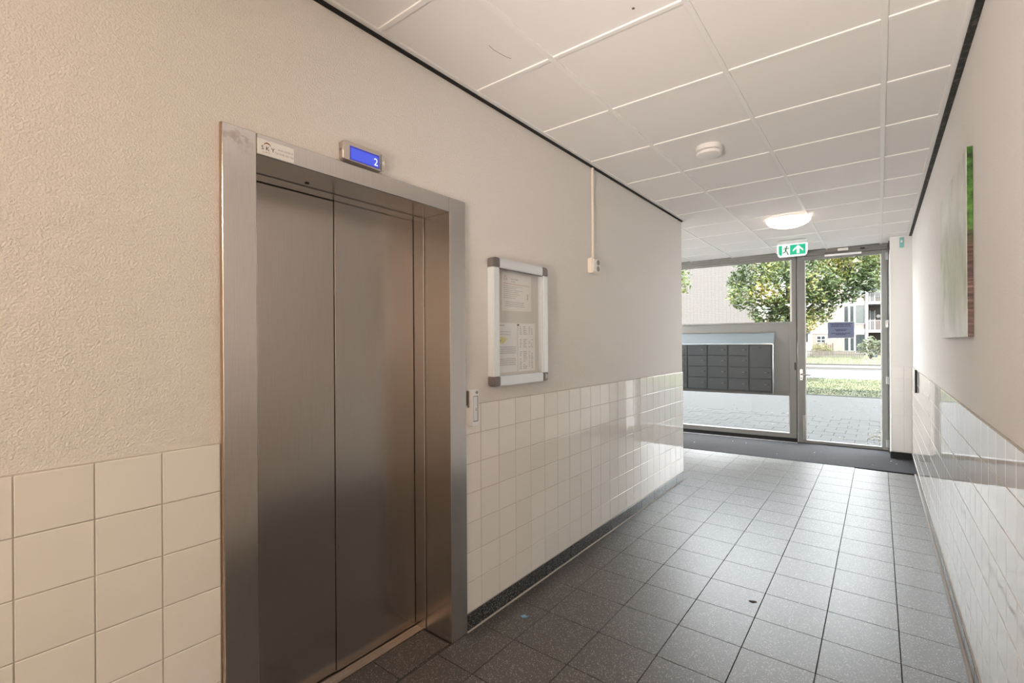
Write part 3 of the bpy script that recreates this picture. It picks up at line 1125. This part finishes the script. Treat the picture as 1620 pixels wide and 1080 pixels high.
PT = PX + .0012
s1 = sheet('paper_notice', 'pinkish white letter pinned alone at the top of the notice board', [(2.036, 1.632), (2.318, 1.640), (2.318, 1.848), (2.040, 1.850)], 'paper_warm')
mb = MB()
for i, (z, f_) in enumerate([(1.812, .55), (1.798, .35)]):
    words(mb, 2.12, 2.25, z, .006, lambda a, b, c, d: mb.box(PT, PT + .0005, a, b, c, d), rng, f_)
for k in range(7):
    words(mb, 2.052, 2.24, 1.772 - k * .011, .0035, lambda a, b, c, d: mb.box(PT, PT + .0005, a, b, c, d), rng, rng.uniform(.6, 1))
for k in range(3):
    words(mb, 2.07, 2.25, 1.682 - k * .011, .0045, lambda a, b, c, d: mb.box(PT, PT + .0005, a, b, c, d), rng, 1)
mb.box(PT, PT + .0005, 2.275, 2.285, 1.705, 1.74)
part('print', mb, 'print_faint', s1)['kind'] = 'stuff'
mb = MB()
mb.box(PT, PT + .0005, 2.05, 2.30, 1.786, 1.7885)
for a, b in (((2.055, 1.808), (2.083, 1.808)), ((2.083, 1.808), (2.069, 1.834)), ((2.069, 1.834), (2.055, 1.808))):
    a, b = Vector(a), Vector(b)
    d = (b - a).normalized()
    n = Vector((-d.y, d.x)) * .001
    mb.prism([tuple(a - n), tuple(b - n), tuple(b + n), tuple(a + n)], 'x', PT, PT + .0005)
part('print', mb, 'print_red', s1)['kind'] = 'stuff'
s2 = sheet('paper_notice', 'white printed page with yellow marker, lower left on the notice board', [(1.979, 1.290), (2.176, 1.290), (2.180, 1.566), (1.979, 1.566)], 'paper')
part('highlight', MB().prism([(1.981, 1.452), (2.05, 1.452), (2.085, 1.478), (2.04, 1.488), (1.981, 1.486)], 'x', PT, PT + .0003), 'marker_yellow', s2)
mb = MB()
P_ = lambda a, b, c, d: mb.box(PT + .0003, PT + .0007, a, b, c, d)
words(mb, 1.985, 2.10, 1.548, .006, P_, rng, .7)
for z in (1.515, 1.500):
    words(mb, 1.985, 2.15, z, .003, P_, rng, .8)
for k in range(4):
    words(mb, 1.985, 2.165, 1.428 - k * .011, .005, P_, rng, 1)
for k in range(4):
    words(mb, 1.985, 2.165, 1.362 - k * .011, .005, P_, rng, 1)
part('print', mb, 'print_faint', s2)['kind'] = 'stuff'
part('print', MB().box(PT + .0003, PT + .0008, 1.985, 2.03, 1.4635, 1.470), 'print_grey', s2)
s3 = sheet('paper_notice', 'white printed table of columns, lower right on the notice board', [(2.184, 1.288), (2.356, 1.290), (2.356, 1.570), (2.186, 1.566)], 'paper')
mb = MB()
for blk, z in ((0, 1.545), (1, 1.47), (2, 1.40), (3, 1.345)):
    for k in range(5):
        zz = z - k * .0105
        for c0, c1 in ((2.20, 2.225), (2.235, 2.275), (2.29, 2.305), (2.315, 2.335)):
            if rng.random() < .85:
                mb.box(PT, PT + .0005, c0, c0 + (c1 - c0) * rng.uniform(.5, 1), zz, zz + .005)
part('print', mb, 'print_faint', s3)['kind'] = 'stuff'
pin = part('push_pin', MB().lathe([(.005, 0), (.003, .004), (.005, .009)], (PT, 2.181, 1.557), 10, 'x'), 'grey_plastic')
tag(pin, 'small grey push pin holding the two lower papers on the notice board', 'pin')

# ------------------------------------------------------------------ wall socket with conduit
sk = thing('wall_socket', 'white surface mounted double socket under a thin conduit on the left wall', 'socket', (XL, 3.1, 2.0))
part('box', MB().box(XL, XL + .042, 3.03, 3.152, 1.955, 2.062), 'cream_plastic', sk, bev=.006, seg=2, smooth=True)
part('cover', MB().box(XL + .042, XL + .047, 3.04, 3.142, 1.965, 2.052), 'white_plastic', sk, bev=.002)
for z in (1.987, 2.031):
    part('outlet', MB().lathe([(.019, 0), (.019, .003), (.015, .003), (.014, .001)], (XL + .047, 3.105, z), 16, 'x'), 'socket_dark', sk)
cd = part('cable_conduit', MB().box(XL + .0005, XL + .016, 3.092, 3.112, 2.062, 2.728), 'cream_plastic', bev=.004, seg=2, smooth=True)
tag(cd, 'thin cream cable duct running up the left wall from the socket to the ceiling', 'conduit')

# ------------------------------------------------------------------ ceiling fittings


def dome(name, label, c, mat, r=.205, h=.095):
    t = thing(name, label, 'lamp', c, group='opal dome lamps on the suspended ceiling')
    part('base_ring', MB().lathe([(r * .93, 0), (r * .95, -.018), (r * .9, -.02)], c, 40), 'white_plastic', t, smooth=True)
    prof = []
    for k in range(9):
        a = R(90 * k / 8)
        prof.append((max(.002, r * math.cos(a)), -.012 - (h - .012) * math.sin(a)))
    part('opal_shade', MB().lathe(prof, c, 40), mat, t, smooth=True)
    return t


dome('ceiling_lamp', 'glowing opal dome ceiling lamp in front of the exit sign', (-.747, 5.711, ZC), 'lamp_opal')
dome('ceiling_lamp', 'opal dome ceiling lamp over the floor in front of the lift', (-.66, -.25, ZC), 'lamp_opal_bright')
dome('ceiling_lamp', 'added opal dome fill light on the corridor ceiling behind the viewer', (-.72, -2.6, ZC), 'fill_opal_back')  # unseen dome, added to light the near walls evenly

dome('ceiling_lamp', 'added opal dome fill light in the side lobby hidden behind the left wall', (-3.3, 6.5, ZC), 'fill_opal_lobby')  # unseen dome, added to brighten the far end of the corridor
sd = thing('smoke_detector', 'round white smoke detector on a ceiling tile', 'smoke detector', (-.885, 3.29, ZC))
part('mount', MB().lathe([(.080, .006), (.083, -.004), (.083, -.024), (.078, -.027)], (-.885, 3.29, ZC), 36), 'white_plastic', sd, smooth=True)
part('vent_ring', MB().lathe([(.071, -.027), (.071, -.033)], (-.885, 3.29, ZC), 36), 'grey_plastic', sd)
part('cap', MB().lathe([(.079, -.033), (.080, -.040), (.074, -.050), (.05, -.056), (.002, -.057)], (-.885, 3.29, ZC), 36), 'white_plastic', sd, smooth=True)

ex = thing('exit_sign', 'green and white illuminated exit sign with running figure and arrow under the ceiling', 'exit sign', (-.868, 6.95, ZC), FZ * .6)
ep = lambda n, m_, mt_, par=None, **kw: part(n, m_, mt_, par or ex, local=True, **kw)
ep('base', MB().prism([(-.165, 0), (.165, 0), (.150, -.047), (-.150, -.047)], 'y', -.03, .035), 'grey_plastic' if False else 'alu_profile', bev=.004)
out = [(-.168, -.045), (.168, -.045), (.166, -.15), (.155, -.192), (.135, -.205), (-.135, -.205), (-.155, -.192), (-.166, -.15)]
ep('panel', MB().prism(out, 'y', -.016, .016), 'sign_white', bev=.004, seg=2)
pd = -.0165
ep('pale_field', MB().box(-.105, -.022, pd - .0006, pd + .001, -.188, -.062), 'sign_pale')
ep('green_field', MB().box(-.022, .146, pd - .0008, pd + .001, -.186, -.060), 'sign_green')
ep('green_edge', MB().prism([(-.148, -.060), (-.110, -.060), (-.110, -.186), (-.132, -.186), (-.148, -.16)], 'y', pd - .0008, pd + .001), 'sign_green')
ax_, az = .066, -.0675
ar = [(ax_, az), (ax_ + .056, az - .058), (ax_ + .056, az - .078), (ax_ + .0135, az - .040), (ax_ + .0135, az - .105), (ax_ - .0135, az - .105), (ax_ - .0135, az - .040), (ax_ - .056, az - .078), (ax_ - .056, az - .058)]
mb = MB()
mb.prism([ar[0], ar[1], ar[2], ar[3], ar[6 + 0] if False else ar[6], ar[7], ar[8]], 'y', pd - .0016, pd)
mb.prism([(ax_ - .0135, az - .02), (ax_ + .0135, az - .02), (ax_ + .0135, az - .105), (ax_ - .0135, az - .105)], 'y', pd - .0017, pd)
ep('arrow', mb, 'sign_white')
mb = MB()


def limb(mb, pts, w):
    for a, b in zip(pts[:-1], pts[1:]):
        a, b = Vector(a), Vector(b)
        d = (b - a).normalized()
        n = Vector((-d.y, d.x)) * w
        a2, b2 = a - d * w * .5, b + d * w * .5
        mb.prism([tuple(a2 - n), tuple(b2 - n), tuple(b2 + n), tuple(a2 + n)], 'y', pd - .0016, pd - .0004)


mb.lathe([(.0085, 0), (.0085, .001)], (-.058, pd - .0016, -.077), 12, 'y')
limb(mb, [(-.063, -.092), (-.070, -.125)], .0085)
limb(mb, [(-.072, -.125), (-.055, -.145), (-.046, -.176), (-.038, -.176)], .0048)
limb(mb, [(-.070, -.125), (-.080, -.150), (-.103, -.153)], .0048)
limb(mb, [(-.060, -.093), (-.045, -.105), (-.032, -.099)], .0036)
limb(mb, [(-.066, -.093), (-.082, -.096), (-.090, -.112)], .0036)
ep('running_figure', mb, 'sign_figure')

# ------------------------------------------------------------------ things on the right wall and the pier
cv = thing('canvas_print', 'wide glossy canvas print of woodland paled by painted-in glare, with green and brown edge on right wall', 'picture', (XR, 3.36, 1.47))
CXF = .3015
me = MB().box(CXF, XR - .001, 2.815, 3.90, 1.468, 2.285)
part('canvas_wrap', me, 'canvas_print', cv)
part('canvas_face', MB().box(CXF - .0012, CXF, 2.815, 3.90, 1.468, 2.285), 'canvas_glare', cv)
bs = part('wall_bumper', MB().box(XR - .026, XR - .008, 6.545, 6.557, .905, 1.148), 'black_rubber', bev=.003)
tag(bs, 'short black vertical bumper strip on the tiles of the right wall near the entrance', 'bumper')
tl = thing('wall_sensor', 'small teal strip fixed high on the white end pier', 'sensor', (.225, 7.54, 2.66))
part('body', MB().box(.205, .247, 7.526, 7.5395, 2.600, 2.725), 'teal_plastic', tl, bev=.003)
part('button', MB().box(.216, .234, 7.522, 7.527, 2.66, 2.69), 'alu_light', tl, bev=.002)
bk = part('corner_bracket', MB().box(.098, .1095, 7.60, 7.70, 2.60, 2.71).box(.09, .1095, 7.62, 7.68, 2.63, 2.68), 'black_plastic', bev=.003)
tag(bk, 'small black bracket at the top corner of the white pier beside the door', 'bracket')

# ------------------------------------------------------------------ litter on the floor
lw = part('wrapper_scrap', MB().prism([(-1.515, 2.018), (-1.500, 2.012), (-1.482, 2.022), (-1.478, 2.040), (-1.492, 2.034), (-1.503, 2.046), (-1.507, 2.030)], 'z', .0005, .005), 'blue_wrapper')
tag(lw, 'small scrap of blue wrapper on the floor beside the lift', 'litter')
lw2 = part('plant_scrap', MB().prism([(-.585, 2.915), (-.565, 2.905), (-.560, 2.915), (-.545, 2.925), (-.562, 2.924)], 'z', .0005, .004), 'scratch')
tag(lw2, 'tiny dark twig scrap lying at a tile joint in the middle of the floor', 'litter')
rr_ = random.Random(5)
mb = MB()
for k in range(13):
    x = rr_.uniform(-2.2, .25)
    y = rr_.uniform(MATF(x) + .08, 7.5)
    s = rr_.uniform(.003, .009)
    mb.lathe([(s, 0), (s * .5, s * .4)], (x, y, .0044), 5)
cr = part('crumbs', mb, 'crumb')
tag(cr, 'scattered pale crumbs on the charcoal entrance mat', 'litter', kind='stuff')
# scratches on the ceiling boards
mb = MB()
p = [(-1.335, 1.575), (-1.338, 1.61), (-1.334, 1.65), (-1.326, 1.69), (-1.318, 1.71)]
for a, b in zip(p[:-1], p[1:]):
    mb.prism([(a[0] - .0009, a[1]), (a[0] + .0009, a[1]), (b[0] + .0009, b[1]), (b[0] - .0009, b[1])], 'z', ZC + .0052, ZC + .0062)
part('scratch', mb, 'scratch', ceiling)
part('screw_hole', MB().box(-.752, -.742, 1.742, 1.752, ZC + .0045, ZC + .0062), 'scratch', ceiling)

# ------------------------------------------------------------------ outside : ground
ZG = -.08
pv = struct('pavement', MB().box(-30, 14, 7.9, 16.2, -.4, ZG - .012), 'pavement_far')
PX0 = 0.3
rowi = 0
y = 8.12
cnt = 0
while y < 11.7:
    xoff = .15 if rowi % 2 else 0
    xa = -4.6 + xoff - (y - 8.1) * .12
    x = round(xa / PX0) * PX0 + xoff
    while x < 1.0 and cnt < 296:
        o = piece('paving_slab', 'paver', pv, (x + PX0 / 2, y + PX0 / 2, ZG - .012 + rr_.uniform(-.002, .002)), PX0 - .0045, PX0 - .0045, .014, 'z', tilt=.003, ch=.0015)
        cnt += 1
        x += PX0
    y += PX0
    rowi += 1
PAVE_END = y
part('paving_strip', MB().box(-30, 14, PAVE_END, 16.2, ZG - .013, ZG + .001), 'pavement_far', pv)
part('paving_strip', MB().box(-30, -6.2, 7.9, PAVE_END, ZG - .013, ZG + .0005).box(1.2, 14, 8.3, PAVE_END, ZG - .013, ZG + .0005), 'pavement_far', pv)
part('edge_soil', MB().box(-30, 14, 16.10, 16.22, ZG, ZG + .012), 'gutter_soil', pv)
lawn_near = struct('lawn_near', MB().box(-30, 14, 16.2, 23.4, -.4, ZG + .015), 'lawn')
struct('road', MB().box(-40, 20, 23.4, 32.2, -.4, ZG), 'asphalt')
kb = struct('kerb', MB().box(-40, 20, 32.2, 32.5, -.4, ZG + .10), 'kerb_concrete', bev=.02)
struct('footway', MB().box(-40, 20, 32.5, 35.2, -.4, ZG + .09), 'kerb_concrete')
struct('kerb_gutter', MB().box(-40, 20, 31.2, 32.2, -.4, ZG + .006), 'gutter_soil')
struct('kerb_soil', MB().box(-40, 20, 35.2, 36.4, -.4, ZG + .14), 'gutter_soil')
lawn_far = struct('lawn_far', MB().box(-40, 20, 36.4, 75, -.4, ZG + .14), 'lawn')


def blades(name, x0, x1, y0, y1, z, n, hmin, hmax, parent, seed):
    r_ = random.Random(seed)
    mb = MB()
    for _ in range(n):
        x, y = r_.uniform(x0, x1), r_.uniform(y0, y1)
        h = r_.uniform(hmin, hmax)
        a = r_.uniform(0, math.pi)
        dx, dy = math.cos(a) * .012, math.sin(a) * .012
        mb.poly([(x - dx, y - dy, z), (x + dx, y + dy, z), (x + r_.uniform(-.04, .04), y + r_.uniform(-.04, .04), z + h)])
    o = part(name, mb, 'lawn', parent)
    o['kind'] = 'stuff'
    return o


blades('grass', -5.2, 1.6, 16.2, 23.3, ZG + .01, 9000, .02, .055, lawn_near, 4)
blades('grass', -7.5, 1.8, 35.7, 49.0, ZG + .13, 5000, .03, .08, lawn_far, 8)

# fallen leaves on the paving
mb = MB()
for k in range(150):
    if k < 60:
        x, y = rr_.gauss(.0, .1), rr_.gauss(9.5, .35)
        if not -.35 < x < .35:
            continue
    else:
        y = rr_.uniform(8.4, 15.8)
        x = rr_.uniform(-.42 * y + .5, .4)
    s = rr_.uniform(.018, .04)
    a = rr_.uniform(0, 6.28)
    c_, s_ = math.cos(a) * s, math.sin(a) * s
    mb.poly([(x + c_, y + s_, ZG + .006), (x - s_ * .5, y + c_ * .5, ZG + .012), (x - c_, y - s_, ZG + .007), (x + s_ * .5, y - c_ * .5, ZG + .014)])
o = part('fallen_leaves', mb, 'leaf_litter')
tag(o, 'dry fallen leaves scattered on the paving outside the door', 'leaves', kind='stuff')

# ------------------------------------------------------------------ outside : trees and shrubs


def leaf_cloud(blobs, n, size, rng_):
    mb = MB()
    tot = sum(b[3] ** 2 for b in blobs)
    for (bx, by, bz, br, *sq) in blobs:
        k = int(n * br ** 2 / tot)
        for _ in range(k):
            d = Vector((rng_.gauss(0, 1), rng_.gauss(0, 1), rng_.gauss(0, 1))).normalized()
            rad = br * (rng_.uniform(.25, 1) ** .5) * (1 + rng_.uniform(-.12, .15))
            p = Vector((bx, by, bz)) + d * rad
            s = size * rng_.uniform(.7, 1.25)
            u = Vector((rng_.gauss(0, 1), rng_.gauss(0, 1), rng_.gauss(0, .6))).normalized()
            w = u.cross(Vector((rng_.gauss(0, 1), rng_.gauss(0, 1), rng_.gauss(0, 1)))).normalized()
            nn = u.cross(w)
            o = len(mb.v)
            mb.v += [tuple(p - u * s), tuple(p + w * s * .42 + nn * s * .15), tuple(p + u * s), tuple(p - w * s * .42 + nn * s * .15)]
            mb.f.append((o, o + 1, o + 2, o + 3))
    return mb


def tree(name, label, base, blobs, n, size, seed, mat='tree_leaf', r0=.14, fork=2.0):
    r_ = random.Random(seed)
    t = thing(name, label, 'tree', base, group='street trees on the verge')
    bx, by, bz = base
    part('trunk', MB().tube([(bx, by, bz - .1), (bx + .03, by, bz + .5 * fork), (bx, by + .05, bz + fork), (bx + .05, by, bz + fork * 1.7), (bx, by, bz + fork * 2.4)], [r0 * 1.25, r0, r0 * .9, r0 * .6, r0 * .3], 10), 'bark', t, smooth=True)
    for b in blobs:
        c = Vector(b[:3])
        st_ = Vector((bx, by, bz + fork * r_.uniform(.85, 1.5)))
        mid = st_.lerp(c, .5) + Vector((0, 0, .15))
        part('branch', MB().tube([st_, mid, c], [r0 * .38, r0 * .24, r0 * .08], 6), 'bark', t, smooth=True)
    me_ = leaf_cloud(blobs, n, size, r_)
    f = part('foliage', me_, mat, t)
    f['kind'] = 'stuff'
    return t


main_blobs = [(-3.62, 17.5, 3.02, .50), (-3.95, 18.0, 3.62, .34), (-3.25, 18.0, 3.95, .75), (-2.95, 18.0, 2.45, .60), (-2.35, 17.5, 3.3, .85),
              (-2.5, 18.4, 4.4, .85), (-2.45, 17.8, 2.25, .55), (-1.62, 18, 2.55, .55), (-1.6, 17.4, 3.3, .75), (-.95, 17.8, 3.15, .62), (-.55, 18, 3.85, .72),
              (-1.15, 18, 4.45, .8), (-.22, 18, 3.35, .42), (-.02, 18.5, 4.1, .55), (-1.9, 17.6, 2.05, .38)]
tree('street_tree', 'broad green street tree with yellowing leaves on the verge behind the door mullion', (-2.42, 18.3, ZG), main_blobs, 12500, .075, 11)
tree('street_tree', 'street tree showing only a leafy twig at the left edge of the upper window', (-7.6, 18.6, ZG), [(-5.85, 18.0, 3.62, .36), (-6.4, 18.2, 4.2, .8), (-7.2, 18.4, 4.3, 1.0), (-8.2, 18.6, 4.0, 1.0)], 3000, .075, 12)


def shrub(name, label, base, blobs, n, size, seed, mat):
    r_ = random.Random(seed)
    t = thing(name, label, 'shrub', base)
    for b in blobs:
        part('stem', MB().tube([base, Vector(base).lerp(Vector(b[:3]), .5) + Vector((0, 0, .1)), b[:3]], [.03, .02, .01], 5), 'bark', t)
    f = part('foliage', leaf_cloud(blobs, n, size, r_), mat, t)
    f['kind'] = 'stuff'
    return t


ZL = ZG + .14
shrub('garden_shrub', 'pale loose shrub at the right end of the picket fence across the road', (-.55, 46.5, ZL), [(-1.0, 46.5, .95, .42), (-.55, 46.5, 1.35, .5), (-.1, 46.4, 1.15, .42), (.15, 46.5, .75, .3), (-.45, 46.4, .7, .45)], 900, .10, 21, 'shrub_leaf')
shrub('garden_shrub', 'yellowish flowering shrub standing before the brown wooden fence across the road', (-4.3, 50.9, ZL), [(-4.5, 50.9, .75, .38), (-4.0, 50.9, .95, .35), (-3.6, 50.9, .7, .3)], 420, .08, 22, 'flower_leaf')
sap = thing('young_tree', 'thin dark sapling trunk in front of the picket fence', 'tree', (-4.2, 48.5, ZL))
part('trunk', MB().tube([(-4.2, 48.5, ZL), (-4.16, 48.5, ZL + .5), (-4.2, 48.5, ZL + 1.0)], [.06, .045, .03], 6), 'bark', sap)
f = part('foliage', leaf_cloud([(-4.2, 48.5, 1.15, .3), (-4.45, 48.5, .95, .22), (-3.9, 48.5, 1.0, .22)], 220, .07, random.Random(30)), 'flower_leaf', sap)
f['kind'] = 'stuff'

# picket fence
fe = thing('picket_fence', 'low grey weathered picket fence along the lawn across the road', 'fence', (-3.2, 50, ZL))
mb = MB()
x = -5.6
while x < -1.1:
    h = .58 + rr_.uniform(-.03, .03)
    mb.prism([(x, ZL - .05), (x + .075, ZL - .05), (x + .075, ZL + h), (x + .037, ZL + h + .05), (x, ZL + h)], 'y', 49.98, 50.0)
    x += .115
p_ = part('picket', mb, 'fence_wood', fe)
p_['kind'] = 'stuff'
for z in (.25, .5):
    part('rail', MB().box(-5.6, -1.1, 50.0, 50.04, ZL + z, ZL + z + .06), 'fence_wood', fe)
fw_ = thing('board_fence', 'tall brown wooden board fence before the house front across the road', 'fence', (-4.4, 57.5, ZL))
x = -5.15
while x < -3.75:
    h = 1.25 + rr_.uniform(-.2, .12)
    part('board', MB().box(x, x + .12, 57.5, 57.53, ZL - .05, ZL + h), 'shed_wood', fw_)
    x += .175
part('rail', MB().box(-5.15, -3.7, 57.53, 57.57, .5, .6), 'shed_wood', fw_)

# ------------------------------------------------------------------ outside : buildings
bw = thing('side_building', 'windowless pale brick gable wall standing left of the street tree', 'building', (-13, 30, ZG))
part('gable_wall', MB().box(-24, -5.6, 30, 40, ZG - .2, 6.6), 'pale_brick', bw)
part('corner_post', MB().box(-5.6, -5.42, 30.3, 40, ZG - .2, 6.6), 'frame_white', bw)

ap = thing('apartment_block', 'cream brick apartment block with white bands and balconies across the road', 'building', (-3, 60, ZL))
Y0 = 60.0
part('wall', MB().box(-12, -.92, Y0, Y0 + 8, -.3, 14), 'cream_brick', ap)
part('wall', MB().box(-.92, 6, Y0 + 1.6, Y0 + 8, -.3, 14), 'brown_brick', ap)
part('party_wall', MB().box(-1.06, -.86, Y0 - .35, Y0 + 1.6, -.3, 7.6), 'frame_white', ap)
for k, z in enumerate((2.30, 5.15, 8.05)):
    part('white_band', MB().box(-12, -1.06, Y0 - .06, Y0, z, z + .42), 'frame_white', ap)
    part('balcony_slab', MB().box(-.86, 6, Y0 - .3, Y0 + 1.6, z + .05, z + .30), 'frame_white', ap)


def bwindow(x0, x1, z0, z1, mat, yy=Y0, panes=1):
    w = part('window_frame', MB().box(x0, x1, yy - .05, yy + .02, z0, z0 + .09).box(x0, x1, yy - .05, yy + .02, z1 - .09, z1).box(x0, x0 + .08, yy - .05, yy + .02, z0 + .09, z1 - .09).box(x1 - .08, x1, yy - .05, yy + .02, z0 + .09, z1 - .09), 'frame_white', ap)
    part('pane', MB().box(x0 + .08, x1 - .08, yy - .012, yy + .01, z0 + .09, z1 - .09), mat, w)
    return w


for z in (.42, 3.4, 6.35):
    top = z + 1.78
    bwindow(-2.92, -2.42, z, top, 'dark_pane')
    bwindow(-2.42, -1.96, z, top, 'dark_pane')
    bwindow(-1.96, -1.08, z - .2, top + .05, 'curtain_pane' if z > 1 else 'dark_pane')
    bwindow(-5.3, -4.45, z + .85, top - .1, 'dark_pane')
    bwindow(-7.4, -6.2, z + .2, top, 'dark_pane')
part('window_bar', MB().box(-5.3, -4.45, Y0 - .06, Y0 - .02, 1.62, 1.70).box(-4.90, -4.84, Y0 - .06, Y0 - .02, 1.3, 2.1), 'frame_white', ap)
for z in (2.6, 5.5):
    part('balcony_door', MB().box(-.70, -.36, Y0 + 1.5, Y0 + 1.62, z, z + 1.95), 'dark_door', ap)
    part('door_surround', MB().box(-.76, -.70, Y0 + 1.45, Y0 + 1.6, z, z + 2.05).box(-.36, -.30, Y0 + 1.45, Y0 + 1.6, z, z + 2.05), 'frame_white', ap)
    mb = MB().box(-.86, 6, Y0 - .22, Y0 - .18, z + .92, z + .98)
    x = -.80
    while x < 3:
        mb.box(x, x + .025, Y0 - .21, Y0 - .19, z, z + .92)
        x += .13
    part('balcony_railing', mb, 'rail_grey', ap)
part('oval_light', MB().lathe([(.001, -.03), (.16, -.02), (.17, 0)], (-.05, Y0 + 1.6, 4.05), 16, 'y'), 'frame_white', ap)
part('balcony_window', MB().box(-.30, .9, Y0 + 1.5, Y0 + 1.62, 6.0, 7.2), 'curtain_pane', ap)
part('balcony_front', MB().box(-.86, 6, Y0 - .3, Y0 - .22, 7.55, 9.05), 'frame_white', ap)
part('gable', MB().box(-.86, 6, Y0 - .1, Y0 + .3, 9.05, 13.5), 'red_brick', ap)
gs = thing('garage', 'low white garage with dark upper window left of the apartment block', 'garage', (-6.4, 57, ZL))
part('wall', MB().box(-8.0, -5.62, 57, 59.7, -.2, 2.62), 'frame_white', gs)
part('fascia', MB().box(-8.0, -5.55, 56.9, 57.0, 2.28, 2.75), 'dark_door', gs)
part('window', MB().box(-7.7, -5.75, 56.94, 57.0, 1.45, 2.28), 'dark_pane', gs)
bn = thing('wheelie_bin', 'dark blue bin standing beside the pale shrub across the road', 'bin', (-.32, 53, ZL))
part('body', MB().quad_box([(-.52, 52.8, ZL), (-.12, 52.8, ZL), (-.12, 53.2, ZL), (-.52, 53.2, ZL), (-.58, 52.75, .68), (-.06, 52.75, .68), (-.06, 53.25, .68), (-.58, 53.25, .68)]), 'bin_blue', bn, bev=.02)
part('lid', MB().box(-.60, -.04, 52.72, 53.28, .68, .75), 'bin_blue', bn, bev=.02)
